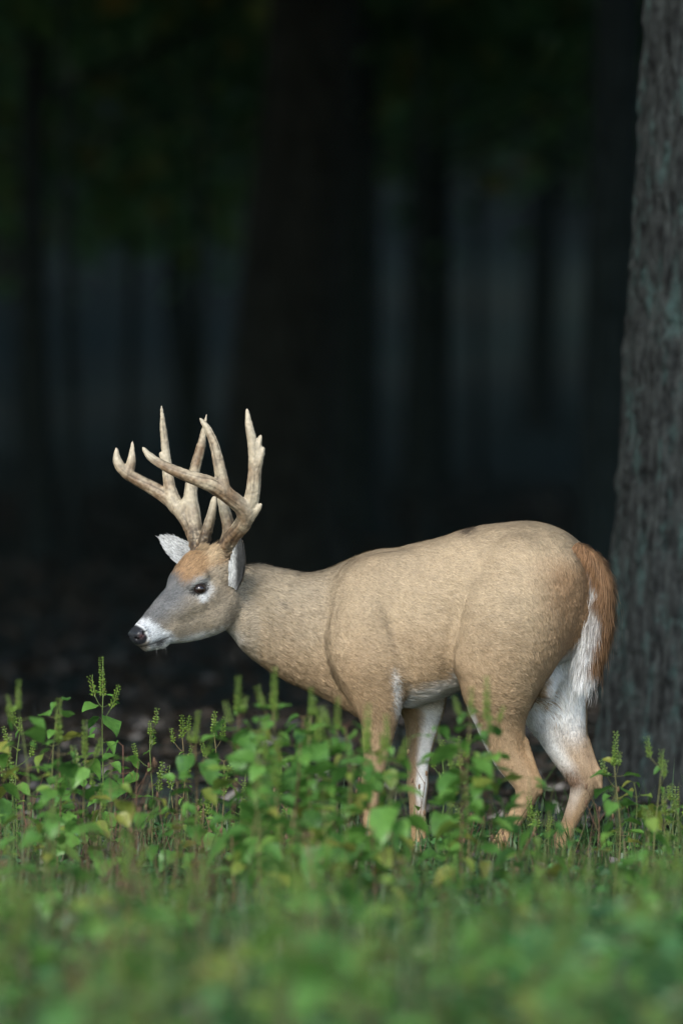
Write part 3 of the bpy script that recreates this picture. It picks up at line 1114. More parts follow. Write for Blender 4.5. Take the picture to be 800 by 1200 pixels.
# ---- antlers
def build_antler(branches, seed):
    pts = np.array([PX(p[0], p[1], p[2]) for b in branches for p in b])
    f = Field(pts.min(0) - .04, pts.max(0) + .04, 0.0027)
    for b in branches:
        f.chain([(PX(p[0], p[1], p[2]), p[3]) for p in b], 0.010, None, 6)
    base = PX(*branches[0][0][:3])
    V, Q = f.mesh()
    V = relax(V, Q, 2)
    N = vnormals(V, Q)
    d = np.linalg.norm(V - base, axis=1)
    up = V[:, 2] - base[2]
    S, TG, AL = [], [], []
    for k, b in enumerate(branches):
        c_ = catmull([PX(p_[0], p_[1], p_[2]) for p_ in b], 8)
        S.append(c_)
        TG.append(unit(np.gradient(c_, axis=0)))
        AL.append(k * 3.7 + np.concatenate([[0], np.cumsum(np.linalg.norm(np.diff(c_, axis=0), axis=1))]))
    S, TG, AL = np.concatenate(S), np.concatenate(TG), np.concatenate(AL)
    near_k = np.concatenate([np.linalg.norm(V[i:i + 4000, None] - S[None], axis=2).argmin(1) for i in range(0, len(V), 4000)])
    rad_v = V - S[near_k]
    rad_v = unit(rad_v - TG[near_k] * np.sum(rad_v * TG[near_k], 1, keepdims=True))
    al = AL[near_k] + np.sum((V - S[near_k]) * TG[near_k], 1)
    wav = np.stack([rad_v[:, 0] * 2.6, rad_v[:, 1] * 2.6, rad_v[:, 2] * 2.6], 1) + (al * 9)[:, None] * np.array((.3, .5, .8))[None]
    ridg = .65 * noise(wav, 1.0, seed) + .35 * noise(wav * 2.3, 1.0, seed + 1)
    pearl = np.maximum(0, noise(V, 125, seed + 3))
    bur = np.exp(-((d - .018) / .014) ** 2)
    V = V + N * (0.0020 * ridg * sstep(.0, .02, d) + .0085 * pearl * sstep(.17, .0, d) + .009 * bur + .0010 * noise(V, 130, seed + 21) * (0.6 + noise(V, 120, seed + 8)))[:, None]
    N = vnormals(V, Q)
    n1 = fbm(V, 28, seed + 11, 3)
    bone = np.array((.36, .295, .20))[None]
    brown = np.array((.165, .105, .058))[None]
    pale = np.array((.46, .40, .29))[None]
    tip = np.zeros(len(V))
    for b in branches:
        e = PX(*b[-1][:3])
        tip = np.maximum(tip, np.exp(-(np.linalg.norm(V - e, axis=1) / .05) ** 2))
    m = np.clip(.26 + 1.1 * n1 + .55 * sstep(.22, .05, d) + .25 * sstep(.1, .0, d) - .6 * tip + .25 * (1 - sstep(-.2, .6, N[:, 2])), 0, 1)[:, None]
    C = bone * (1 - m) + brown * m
    C = C * (1 + .35 * noise(V, 130, seed + 21) + .25 * noise(V, 260, seed + 22))[:, None]
    C = C * (1 - .55 * tip[:, None]) + pale * .55 * tip[:, None]
    gr = sstep(-.05, -.45, ridg)[:, None]
    C = C * (1 - .55 * gr * (1 - .7 * tip[:, None])) * (1 - .65 * sstep(.3, .0, pearl) * sstep(.19, .03, d))[:, None]
    return V, Q, np.clip(C, .02, .9)


near_antler = [
    [(255, 672, .075, .0225), (260, 650, .062, .0205), (271, 630, .03, .0195), (285, 613, -.01, .0205), (287, 599, -.035, .0205), (271, 584, -.06, .0200),
     (248, 568, -.08, .0190), (222, 558.5, -.09, .0150), (196, 547.5, -.09, .0115), (177, 536, -.085, .0085), (167.5, 524.5, -.08, .0020)],
    [(288, 610, -.02, .018), (296, 580, -.04, .0185), (298.5, 550, -.05, .0150), (296, 520, -.055, .0112), (292, 500, -.055, .0088), (289.5, 479, -.05, .0020)],
    [(298, 545, -.05, .012), (302, 524, -.055, .0085), (305.5, 510, -.06, .0020)],
    [(300, 550, -.05, .011), (306, 534, -.06, .0065), (308, 525, -.06, .003)],
    [(297, 602, -.03, .010), (306, 591, -.05, .003)],
    [(263, 576, -.07, .0165), (257.5, 550, -.07, .0150), (252, 524, -.065, .0115), (244, 504, -.06, .0090), (234.5, 490, -.055, .0020)],
    [(262, 648, .06, .015), (268.5, 622, .062, .0155), (264, 600, .065, .0135), (258, 582, .07, .0075)],
]
far_antler = [
    [(236, 660, .14, .0220), (232, 638, .165, .0205), (223, 614, .20, .0205), (211, 597, .225, .0195), (196, 583, .245, .0180), (179, 572, .255, .0160),
     (161, 562, .26, .0140), (146, 552, .26, .0125), (138, 541, .26, .0105), (136.5, 525, .26, .0020)],
    [(150, 556, .26, .012), (154.5, 540, .26, .0105), (155.5, 517, .26, .0020)],
    [(206, 594, .23, .017), (199, 570, .24, .0140), (195.5, 540, .245, .0115), (192, 505, .245, .0085), (189.5, 476, .24, .0020)],
    [(198, 550, .24, .009), (188, 531, .24, .003)],
    [(231, 634, .17, .017), (226.5, 602, .20, .0180), (223.5, 576, .21, .0160), (229, 548, .215, .0125), (236, 522, .215, .0105), (242, 486, .21, .0020)],
    [(237, 650, .14, .015), (240.5, 630, .135, .0135), (247, 608, .13, .0115), (251.5, 584, .13, .0065)],
    [(214, 600, .215, .017), (222, 588, .21, .016)],
]
M_antler = attr_material('antler_bone', 0.55, 0.35, (140, 0.35, 0.003)).m
for br, sd_ in ((near_antler, 50), (far_antler, 60)):
    V, Q, C = build_antler(br, sd_)
    me = mesh_np('antler', V - DL, Q, 4)
    set_col(me, C)
    link('antler', me, M_antler, deer)


# ---- eyes
def sphere(c, r, seg=24, ring=16, sc=(1, 1, 1)):
    V, F = [], []
    for i in range(ring + 1):
        for k in range(seg):
            th, ph = math.pi * i / ring, 2 * math.pi * k / seg
            V.append((c[0] + r * sc[0] * math.sin(th) * math.cos(ph), c[1] + r * sc[1] * math.sin(th) * math.sin(ph), c[2] + r * sc[2] * math.cos(th)))
    for i in range(ring):
        for k in range(seg):
            F.append((i * seg + k, (i + 1) * seg + k, (i + 1) * seg + (k + 1) % seg, i * seg + (k + 1) % seg))
    return V, F


te = NT('eye_cornea', 0.06, 0.6)
te.base((0.014, 0.008, 0.006))
for sg in (-1, 1):
    V, F = sphere(HP(.2365, .0190, sg * .0580) - DL, .0182, sc=(1, 1, .88))
    link('eye', mesh_list('eye', V, F), te.m, deer)


# ---- ears
def build_ear(base, tip, opening, length_w, curl, seed):
    """A cupped leaf with thickness: pale inside, brown behind, both furred."""
    base, tip = np.array(base), np.array(tip)
    ax = unit(tip - base)
    L = np.linalg.norm(tip - base)
    op = unit(np.array(opening) - ax * np.dot(opening, ax))
    sd2 = np.cross(ax, op)
    na, nb = 26, 19
    Vf, Vb = [], []
    for i in range(na):
        a = i / (na - 1)
        wd = length_w * (np.interp(a, [0, .12, .3, .5, .7, .88, 1], [.50, .68, .95, 1, .82, .45, .06]))
        cu = curl * (1 - .75 * a)
        for j in range(nb):
            b = -1 + 2 * j / (nb - 1)
            ang = b * (0.5 + cu)
            x = wd * math.sin(ang) / max(math.sin(min(0.5 + cu, 1.57)), .3)
            dep = wd * (1 - math.cos(ang)) * 1.0
            p = base + ax * (a * L + .012 * a * a) + sd2 * x + op * (dep - .010 * math.sin(a * 3.1))
            th = .0035 * (1 - a * .5) * (1 - abs(b) ** 4 * .8)
            Vf.append(p)
            Vb.append(p - op * th - op * .0006)
    n = na * nb
    V = np.array(Vf + Vb)
    Q = []
    for i in range(na - 1):
        for j in range(nb - 1):
            q = (i * nb + j, i * nb + j + 1, (i + 1) * nb + j + 1, (i + 1) * nb + j)
            Q.append(q)
            Q.append(tuple(k + n for k in q[::-1]))
    for i in range(na - 1):
        for j in (0, nb - 1):
            q = (i * nb + j, (i + 1) * nb + j, (i + 1) * nb + j + n, i * nb + j + n)
            Q.append(q if j == 0 else q[::-1])
    for j in range(nb - 1):
        q = ((na - 1) * nb + j, (na - 1) * nb + j + 1, (na - 1) * nb + j + 1 + n, (na - 1) * nb + j + n)
        Q.append(q)
    Q = np.array(Q)
    N = vnormals(V, Q)
    if np.mean(N[:n] @ op) < 0:
        Q = Q[:, ::-1]
        N = -N
    a = np.tile(np.repeat(np.linspace(0, 1, na), nb), 2)
    b = np.tile(np.tile(np.linspace(-1, 1, nb), na), 2)
    inside = np.arange(2 * n) < n
    nz = fbm(V, 60, seed, 2)
    ci = np.array((.36, .36, .345))[None] * (1 - .45 * (1 - np.abs(b[:, None])) * sstep(.9, .2, a)[:, None])
    if seed == 81:
        ci = ci * (1.3 - 1.12 * sstep(-.018, -.004, V[:, 0] - V[:, 0].mean()))[:, None]              # the hind part of this ear is bare and dark
    co = np.array((.20, .165, .12))[None] * np.ones((2 * n, 1))
    co = co * (1 - .55 * sstep(.75, 1, np.abs(b))[:, None]) + np.array((.5, .48, .44))[None] * (sstep(.25, .0, a) * .4)[:, None]
    C = np.where(inside[:, None], ci, co) * (1 + .15 * nz)[:, None]
    Lh = np.where(inside, .012, .006) * np.where(a > .97, .4, 1)
    return V, Q, N, C, Lh, ax, op


ears = [
    (PX(275, 690, .02), PX(283, 638, -.05), (-.80, -.58, .05), .040, .55, 81),
    (HP(.335, .030, .056), PX(191.5, 631.5, .20), (-.35, -.9, .25), .036, .35, 82),
]
for base_, tip_, op_, w_, cu_, sd_ in ears:
    V, Q, N, C, Lh, ax, op = build_ear(base_, tip_, op_, w_, cu_, sd_)
    me = mesh_np('ear', V - DL, Q, 4)
    set_col(me, C)
    ear = link('ear', me, M_skin, deer)
    hm = strands(V, Q, N, C, Lh, 7000, sd_, 0.22, 0.0007, combf=lambda P, Nn, ax=ax: unit(ax[None] - Nn * (Nn @ ax)[:, None] + .15 * np.stack([noise(P, 40, 5), noise(P, 40, 6), noise(P, 40, 7)], 1)))
    hm.transform(Matrix.Translation(-Vector(DL)))
    tag(link('fur', hm, M_hair, ear), kind='stuff')


# ---- tail
def build_tail():
    path = catmull([DP(672, 646, -.02), DP(691, 668, -.035), DP(699, 700, -.04), DP(697, 735, -.04), DP(690, 770, -.04), DP(685, 792, -.04)], 8)
    n = len(path)
    a = np.linspace(0, 1, n)
    hw = np.interp(a, [0, .15, .4, .7, .9, 1], [.080, .122, .124, .098, .066, .026])
    ht = np.interp(a, [0, .2, .6, 1], [.030, .026, .018, .006])
    seg = 24
    T = unit(np.gradient(path, axis=0))
    wide = unit(from_deer(1.0, -0.75, 0) - from_deer(0, 0, 0))
    V = []
    for i in range(n):
        e1 = unit(wide - T[i] * np.dot(wide, T[i]))
        e2 = np.cross(T[i], e1)
        for k in range(seg):
            an = 2 * math.pi * k / seg
            V.append(path[i] + hw[i] * .5 * math.cos(an) * e1 + ht[i] * .8 * math.sin(an) * e2)
    V = np.array(V)
    i = np.arange(n * seg).reshape(n, seg)
    j = np.roll(i, -1, 1)
    Q = np.stack([i[:-1], j[:-1], j[1:], i[1:]], -1).reshape(-1, 4)
    N = vnormals(V, Q)
    if np.mean(np.sum(N * (V - np.repeat(path, seg, 0)), 1)) < 0:
        Q = Q[:, ::-1]
        N = -N
    A = np.repeat(a, seg)
    fwd = unit(from_deer(-1, .0, 0) - from_deer(0, 0, 0))
    wh = np.maximum(sstep(.32, .66, N @ fwd + .2 * noise(V, 40, 9)) * sstep(.14, .26, A), sstep(.82, .92, A + .05 * noise(V, 50, 3)))
    brown = np.array((.215, .118, .058))[None] * (1 - .35 * sstep(.2, .6, A)[:, None]) * (1 + .35 * fbm(V, 40, 2, 2))[:, None]
    C = brown * (1 - wh[:, None]) + np.array((.82, .82, .80))[None] * wh[:, None]
    L = .034 + .022 * sstep(0, .5, A)
    return V, Q, N, np.clip(C, .02, .9), L, T


V, Q, N, C, L, T = build_tail()
me = mesh_np('tail', V - DL, Q, 4)
set_col(me, C)
tail = link('tail', me, M_skin, deer)
dwn = np.array((-.03, 0, -1.0))
hm = strands(V, Q, N, C, L, 34000, 95, 0.45, 0.00055, tint=.25, combf=lambda P, Nn: unit(dwn[None] + .16 * np.stack([noise(P, 30, 5), noise(P, 30, 6), noise(P, 30, 7)], 1) - .9 * Nn * (Nn @ dwn)[:, None]))
hm.transform(Matrix.Translation(-Vector(DL)))
tag(link('fur', hm, M_hair, tail), kind='stuff')

# ---- whiskers
r_ = np.random.default_rng(4)
wh = []
for k in range(22):
    u_, w_ = r_.uniform(.03, .085), r_.choice((-1, 1)) * r_.uniform(.008, .028)
    a_ = HP(u_, -.060 - .15 * u_ + r_.uniform(0, .012), w_)
    dr = np.array((r_.normal() * .30 - .1, r_.normal() * .35, -1.0)) + HW * np.sign(w_) * .4
    L_ = r_.uniform(.018, .042)
    e_ = a_ + unit(dr) * L_
    m_ = (a_ + e_) / 2 + np.array((-.003, 0, 0))
    wh.append(tube([a_ - DL, m_ - DL, e_ - DL], [.00022, .00018, .0001], 3))
V, F = merge(wh)
tw = NT('whisker', 0.5, 0.3)
tw.base((.45, .44, .42))
tag(link('whisker', mesh_list('whisker', V, F), tw.m, deer), kind='stuff')
# ------------------------------------------------------------------ weeds and grass
M_leaf = leaf_material('weed_leaf', (0.050, 0.145, 0.030), (0.18, 0.37, 0.065), 0.45, (0.36, 0.31, 0.06))
M_spike = leaf_material('seed_spike', (0.085, 0.145, 0.025), (0.19, 0.29, 0.045), 0.2, (0.14, 0.12, 0.04))
M_low = leaf_material('low_leaf', (0.016, 0.055, 0.020), (0.105, 0.26, 0.070), 0.3, (0.14, 0.10, 0.03))
M_grass = leaf_material('grass_blade', (0.03, 0.07, 0.018), (0.08, 0.16, 0.04), 0.3, (0.22, 0.18, 0.08))
ts = NT('green_stem', 0.7, 0.2)
ts.base(ts.ramp(ts.node('ShaderNodeObjectInfo').outputs['Random'], [(0.0, (0.08, 0.13, 0.03)), (0.6, (0.14, 0.13, 0.05)), (1.0, (0.13, 0.06, 0.04))]))
M_stem = ts.m
td = NT('dry_stem', 0.85, 0.1)
td.base(td.ramp(td.node('ShaderNodeObjectInfo').outputs['Random'], [(0.0, (0.10, 0.055, 0.035)), (1.0, (0.20, 0.13, 0.075))]))
M_dry = td.m


def leaf_arrays(L, W, droop, fold, wave, seed, ns=7):
    """A toothed ovate leaf from the origin along +Y, rib folded, edge waved."""
    r = random.Random(seed)
    V, F = [], []
    for i in range(ns):
        a = i / (ns - 1)
        w = W * (math.sin(math.pi * min(1, a ** 0.72)) ** 0.85 if 0 < a < 1 else 0.02) * (1 + 0.08 * (i % 2))
        y = L * a * (1 - 0.15 * droop * a)
        z = -droop * L * a * a * 0.6
        e = wave * W * math.sin(a * 9 + seed)
        V += [(-w, y - 0.08 * w, z + fold * w + e), (-w * .5, y, z + fold * w * .35), (0, y + .02 * L, z - .02 * W), (w * .5, y, z + fold * w * .35), (w, y - 0.08 * w, z + fold * w - e + r.uniform(-.1, .1) * w)]
    for i in range(ns - 1):
        for j in range(4):
            p = i * 5 + j
            F.append((p, p + 1, p + 6, p + 5))
    return V, F


LEAF = []
for k, (L, W, dr, fo, wa) in enumerate(((.075, .026, .5, .35, .10), (.085, .033, .8, .25, .15), (.060, .023, .2, .45, .08), (.095, .036, .6, .15, .18), (.050, .021, .9, .5, .1), (.07, .03, -.2, .3, .2))):
    me = mesh_list('leaf', *leaf_arrays(L, W, dr, fo, wa, k))
    me.materials.append(M_leaf)
    LEAF.append(me)


def spike_mesh(L, seed, full=1.0):
    """An upright spike of paired seed cups."""
    r = random.Random(seed)
    bits = [tube([(0, 0, -.005), (r.uniform(-.004, .004), 0, L * .5), (r.uniform(-.01, .01), r.uniform(-.006, .006), L)], [.0014, .0012, .0006], 5)]
    n = int(L / .0065)
    for i in range(n):
        z = L * (i + .4) / n
        s = .0052 * full * (1.15 - .65 * i / n) * r.uniform(.8, 1.2)
        for h in range(3):
            a = (i % 2) * 1.05 + h * 2.09 + r.uniform(-.3, .3)
            c = np.array((math.cos(a) * .0055 * full, math.sin(a) * .0055 * full, z))
            o = np.array((math.cos(a), math.sin(a), .35)) * s * 1.2
            t = np.array((-math.sin(a), math.cos(a), 0)) * s * .7
            u = np.array((0, 0, 1.0)) * s * .8
            V = [c - o * .6, c + t, c + u, c - t, c - u, c + o]
            F = [(0, 2, 1), (0, 3, 2), (0, 4, 3), (0, 1, 4), (5, 1, 2), (5, 2, 3), (5, 3, 4), (5, 4, 1)]
            bits.append((V, F))
    V, F = merge(bits)
    me = mesh_list('seed_spike', V, F, False)
    me.materials.append(M_spike)
    return me


SPIKE = [spike_mesh(.085, 1), spike_mesh(.06, 2), spike_mesh(.045, 3, .9), spike_mesh(.11, 4, 1.05)]


def child(name, me, root, loc, az=0.0, pitch=0.0, roll=0.0, sc=1.0, wide=1.0):
    o = bpy.data.objects.new(name, me)
    COL.objects.link(o)
    o.parent = root
    o.matrix_local = Matrix.Translation(loc) @ Matrix.Rotation(az, 4, 'Z') @ Matrix.Rotation(pitch, 4, 'X') @ Matrix.Rotation(roll, 4, 'Y') @ Matrix.Diagonal((sc * wide, sc, sc * wide, 1))
    return o


def stem_curve(H, r, lean=0.10):
    a = r.uniform(0, 6.28)
    b = H * lean * r.uniform(.2, 1)
    ts_ = np.linspace(0, 1, 9)
    w = r.uniform(0, 6)
    return np.stack([math.cos(a) * b * ts_ ** 1.6 + .006 * np.sin(ts_ * 7 + w), math.sin(a) * b * ts_ ** 1.6 + .006 * np.cos(ts_ * 6 + w), -.02 + (H + .02) * ts_], 1)


def weed(x, y, H, kind, seed, label, group, few=False, leaf_scale=1.0):
    """kind: spike (broad leaves, seed spikes), thin (few leaves, many small spikes), leafy (leaves only), dry (bare brown stalk)."""
    r = random.Random(seed)
    root = link({'spike': 'spiked_weed', 'thin': 'thin_weed', 'leafy': 'leafy_weed', 'dry': 'dry_stalk'}[kind], None)
    root.location = (x, y, float(ground_h(x, y)))
    root.rotation_euler = (0, 0, r.uniform(0, 6.28))
    tag(root, label, 'weed' if kind != 'dry' else 'stalk', group)
    tall = H - (0.07 if kind == 'spike' else 0.03)
    pts = stem_curve(max(tall, .08), r)
    r0 = .0028 if kind != 'dry' else .0019
    bits = [tube(pts, np.linspace(r0, r0 * .45, len(pts)), 6)]

    def at(f):
        i = f * (len(pts) - 1)
        k = min(int(i), len(pts) - 2)
        return pts[k] + (pts[k + 1] - pts[k]) * (i - k)
    leaves, spikes = [], []
    if kind in ('spike', 'leafy'):
        n = max(3, int(H / (.085 if few else .048)))
        for k in range(n):
            f = 1 - (k / n) * (.72 if kind == 'spike' else .82)
            az = (k % 2) * 1.57 + r.uniform(-.4, .4)
            for h in (0, 1):
                if r.random() < (.12 if k < 2 else .25):
                    continue
                a = az + h * math.pi
                p0 = at(f)
                pl = r.uniform(.010, .028) * (1.2 if k else .6)
                rise = r.uniform(.1, .7)
                p1 = p0 + np.array((-math.sin(a) * pl, math.cos(a) * pl, rise * pl))
                bits.append(tube([p0, (p0 + p1) / 2 + (0, 0, -.001), p1], [.0011, .0009, .0008], 4, False))
                sc = leaf_scale * .9 * r.uniform(.5, 1.2) * (.62 if k == 0 else .9 if k == 1 else 1.0) * (1 if H > .3 else .7)
                leaves.append((r.randrange(6), p1, a, r.uniform(-.75, .45), r.uniform(-.5, .5), sc))
            if kind == 'spike' and k in (1, 2) and r.random() < .8:
                a = az + 1.57 + r.uniform(-.4, .4)
                p0 = at(f)
                p1 = p0 + np.array((-math.sin(a) * .03, math.cos(a) * .03, .035))
                bits.append(tube([p0, (p0 + p1) / 2 + (0, 0, -.006), p1], [.0012, .001, .0009], 4, False))
                spikes.append((r.choice((1, 2)), p1, a, -.35))
        if kind == 'spike':
            spikes.append((r.choice((0, 3, 0)), pts[-1], 0, r.uniform(-.12, .12)))
    elif kind == 'thin':
        n = max(3, int(H / .075))
        for k in range(n):
            f = 1 - (k / n) * .6
            a = k * 2.2 + r.uniform(-.5, .5)
            p0 = at(f)
            ln = r.uniform(.02, .045)
            p1 = p0 + np.array((-math.sin(a) * ln, math.cos(a) * ln, ln * .8))
            bits.append(tube([p0, (p0 + p1) / 2 + (0, 0, -.004), p1], [.0012, .001, .0008], 4, False))
            spikes.append((r.choice((1, 2, 2)), p1, a, -.25))
            leaves.append((r.choice((2, 4)), p0, a + 1.2, r.uniform(-.6, .3), r.uniform(-.4, .4), r.uniform(.3, .6) * leaf_scale))
        spikes.append((r.choice((1, 2)), pts[-1], 0, 0))
    else:
        for k in range(r.randint(4, 8)):
            f = r.uniform(.3, 1)
            a = r.uniform(0, 6.28)
            p0 = at(f)
            ln = r.uniform(.04, .11)
            p1 = p0 + np.array((-math.sin(a) * ln * .6, math.cos(a) * ln * .6, ln))
            bits.append(tube([p0, (p0 + p1) / 2 + (0, 0, -.006), p1], [.0011, .0009, .0006], 4, False))
            c, f2 = sphere(p1, .004, 5, 4, (1, 1, 2.2))
            bits.append((c, f2))
    V, F = merge(bits)
    link('stem', mesh_list('stem', V, F), M_dry if kind == 'dry' else M_stem, root)
    for k, p, a, pi, ro, sc in leaves:
        child('leaf', LEAF[k], root, p, a, pi, ro, sc, r.uniform(.65, 1.1))
    for k, p, a, pi in spikes:
        child('seed_spike', SPIKE[k], root, p, a, pi, 0, r.uniform(.85, 1.15))
    return root


# weeds that can be told apart in the photograph: column and row of the top, distance behind the deer, kind, label
G1 = 'weeds standing in front of the deer'
key = [
    (118, 787, -0.30, 'spike', 'tall weed with a long slender seed spike above a cluster of broad leaves', 1.0),
    (62, 813, -1.2, 'leafy', 'weed with one upright bright leaf at its top before the slim trunk', 1.0),
    (38, 800, -2.2, 'spike', None, 1.0), (17, 845, -0.6, 'thin', None, 1.0), (5, 860, -1.4, 'leafy', None, 1.0), (100, 858, -1.6, 'spike', None, 1.0),
    (60, 840, -2.0, 'spike', None, 1.0), (82, 870, -0.8, 'leafy', None, 1.0), (140, 862, -0.7, 'leafy', None, 1.1), (158, 880, -1.0, 'dry', None, 1.0), (178, 848, -0.4, 'thin', None, 1.0),
    (212, 852, 0.2, 'thin', 'slim pale-stemmed weed with small round seed heads standing alone against the dark', 1.0),
    (230, 840, -2.2, 'spike', None, 1.0), (258, 846, -0.1, 'thin', None, 1.0), (262, 880, -0.9, 'leafy', None, 1.0),
    (284, 893, -0.3, 'leafy', 'weed holding out one pale flat leaf below the chest of the deer', 1.2),
    (273, 803, -2.7, 'spike', None, 1.0), (300, 830, -2.9, 'leafy', None, 1.25), (322, 800, -2.6, 'spike', None, 1.15), (338, 828, -2.3, 'leafy', None, 1.2), (354, 808, -2.4, 'spike', None, 1.0), (372, 850, -2.9, 'leafy', None, 1.3),
    (396, 822, -2.8, 'spike', None, 1.15), (412, 838, -3.0, 'leafy', None, 1.25), (438, 850, -3.2, 'spike', None, 1.1), (455, 846, -2.9, 'spike', None, 1.0),
    (310, 905, -3.6, 'leafy', 'weed with wide flat leaves spread below the neck of the deer', 1.6), (385, 910, -3.6, 'leafy', None, 1.5), (470, 930, -3.0, 'leafy', None, 1.3), (515, 880, -0.7, 'thin', None, 1.0),
    (532, 840, -2.5, 'leafy', None, 1.1), (547, 808, -2.9, 'spike', None, 1.1), (566, 812, -2.8, 'spike', None, 1.0), (520, 900, -2.0, 'spike', None, 1.0), (553, 885, -1.5, 'thin', None, 1.0),
    (612, 898, -2.6, 'leafy', 'weed with two very broad leaves between the hind legs of the deer', 1.7), (640, 935, -3.0, 'leafy', None, 1.5), (668, 960, -2.2, 'leafy', None, 1.1),
    (727, 868, -1.1, 'spike', None, 1.0), (766, 888, -1.5, 'thin', None, 1.0), (748, 905, -1.0, 'leafy', None, 1.0), (792, 935, -1.8, 'leafy', None, 1.1), (778, 925, -1.2, 'spike', None, 1.0),
    (290, 852, -3.1, 'spike', None, 1.1), (312, 845, -2.7, 'leafy', None, 1.1), (345, 858, -3.0, 'leafy', None, 1.2), (365, 838, -2.5, 'spike', None, 1.0), (405, 868, -3.3, 'leafy', None, 1.3),
    (425, 880, -2.7, 'leafy', None, 1.1), (450, 895, -3.4, 'leafy', None, 1.3), (330, 890, -3.3, 'spike', None, 1.2), (545, 858, -3.0, 'leafy', None, 1.2), (575, 872, -2.7, 'leafy', None, 1.1),
    (20, 870, -1.0, 'spike', None, 1.0), (70, 885, -1.3, 'leafy', None, 1.1), (130, 880, -2.4, 'leafy', None, 1.1), (205, 905, -1.7, 'leafy', None, 1.2), (720, 915, -2.3, 'leafy', None, 1.1), (752, 935, -2.6, 'leafy', None, 1.2),
    (630, 955, -0.5, 'thin', None, 1.0), (493, 905, -0.6, 'dry', None, 1.0), (548, 925, -0.6, 'dry', None, 1.0), (700, 930, -0.9, 'dry', None, 1.0),
    (30, 900, -3.2, 'dry', None, 1.0), (150, 905, -2.6, 'dry', None, 1.0), (195, 925, -2.2, 'leafy', None, 1.2), (335, 935, -0.6, 'dry', None, 1.0), (430, 930, -0.7, 'dry', None, 1.0),
    (240, 930, -1.0, 'dry', None, 1.0), (60, 930, -3.8, 'leafy', None, 1.3), (110, 925, -1.3, 'thin', None, 1.0),
]
PLAIN = {'spike': 'broad-leaved weed with an upright seed spike', 'thin': 'thin weed with several short seed spikes',
         'leafy': 'bushy weed of broad leaves without a spike', 'dry': 'bare brown dry stalk'}
ZONES = ((130, 'before the slim straight trunk'), (235, 'below the muzzle of the deer'), (300, 'below the throat of the deer'), (375, 'below the neck of the deer'), (425, 'below the chest of the deer'),
         (480, 'before the front legs of the deer'), (545, 'under the belly of the deer'), (600, 'before the thigh of the deer'), (660, 'before the hind legs of the deer'), (715, 'under the tail of the deer'), (9999, 'before the lichened tree'))


def zone(px):
    return next(z for a, z in ZONES if px < a)


for i, (px, py, Y, kind, lab, ls) in enumerate(key):
    p = PX(px, py, Y)
    weed(p[0], Y, max(p[2] - float(ground_h(p[0], Y)), .12), kind, 300 + i, lab or PLAIN[kind] + ', ' + zone(px), G1, leaf_scale=(ls if lab else min(ls, 1.2)) * (1.1 if 265 < px < 475 or 525 < px < 580 else 1))

LOW = {'spike': 'short weed with a seed spike, low growth', 'thin': 'short thin weed with tiny spikes, low growth',
       'leafy': 'low leafy weed of the front growth', 'dry': 'short brown stalk of the front growth'}
rp = random.Random(17)
for i in range(160):
    Y = -11.5 + 12.3 * (i + rp.random()) / 125 if i < 125 else rp.uniform(-11, -4.5)
    d = CAM_D + Y
    px = rp.uniform(-20, 820)
    hmax = 0.20 if Y > -2.5 else 0.20 + 0.035 * (-2.5 - Y)
    H = rp.uniform(.55, 1.0) * hmax + .03
    if 535 < px < 700 and Y > -4:
        H *= .55
    if px < 420 and Y > -4:
        H *= 1.25
    kind = rp.choices(('spike', 'thin', 'leafy', 'dry'), (3, 2, 5, 2))[0]
    weed((px - 400) * d / F_PX, Y, H, kind, 900 + i, LOW[kind] + ' ' + zone(px), 'low weeds of the front growth', few=True, leaf_scale=rp.uniform(.7, 1.1) * (1.9 if Y < -4 else 1))


def scatter_leaves(n, seed):
    """Low ground cover: small folded leaves on the ground and on short stems."""
    r = np.random.default_rng(seed)
    y = r.uniform(-12.5, 1.0, n)
    x = r.normal(size=n) * .1 + r.uniform(-1, 1, n) * (0.05 * (CAM_D + y) + 1.2)
    dens = noise(np.stack([x, y, x * 0], 1), 1.6, 5)
    keep = r.random(n) < np.clip(.42 + 1.3 * dens, .03, 1) * np.where(y < -4, .7, 1)
    x, y = x[keep], y[keep]
    n = len(x)
    patch = noise(np.stack([x, y, x * 0 + 5], 1), 2.2, 9)
    hmax = (.06 + .045 * patch) + (.026 + .022 * patch) * np.clip(-1.5 - y, 0, 7)
    z = ground_h(x, y) + np.clip(hmax, .03, .38) * r.random(n) ** .8
    C = np.stack([x, y, z], 1)
    az = r.uniform(0, 6.28, n)
    d = unit(np.stack([np.cos(az), np.sin(az), r.uniform(-.5, .45, n)], 1))
    up = unit(r.normal(size=(n, 3)) * .35 + (0, 0, 1))
    s = unit(np.cross(d, up))
    u = np.cross(s, d)
    L = r.uniform(.014, .042, (n, 1)) * (1 + .16 * np.clip(-3 - y, 0, 7))[:, None]
    W = L * r.uniform(.30, .45, (n, 1))
    P = [C, C + d * L * .35 + s * W + u * W * .4, C + d * L * .38 - u * W * .05, C + d * L * .35 - s * W + u * W * .4, C + d * L * .75 + s * W * .6 + u * W * .1, C + d * L * .75 - s * W * .6 + u * W * .1, C + d * L - u * L * .12]
    V = np.stack(P, 1).reshape(-1, 3)
    b = np.arange(n)[:, None] * 7
    F = np.concatenate([b + q for q in ((0, 1, 2), (0, 2, 3), (1, 4, 2), (2, 5, 3), (2, 4, 6), (2, 6, 5))], 1)
    return mesh_np('undergrowth', V, F.ravel(), 3, False)


tag(link('undergrowth', scatter_leaves(66000, 44), M_low), 'dense low green leaves covering the ground before the deer', 'undergrowth', kind='stuff')


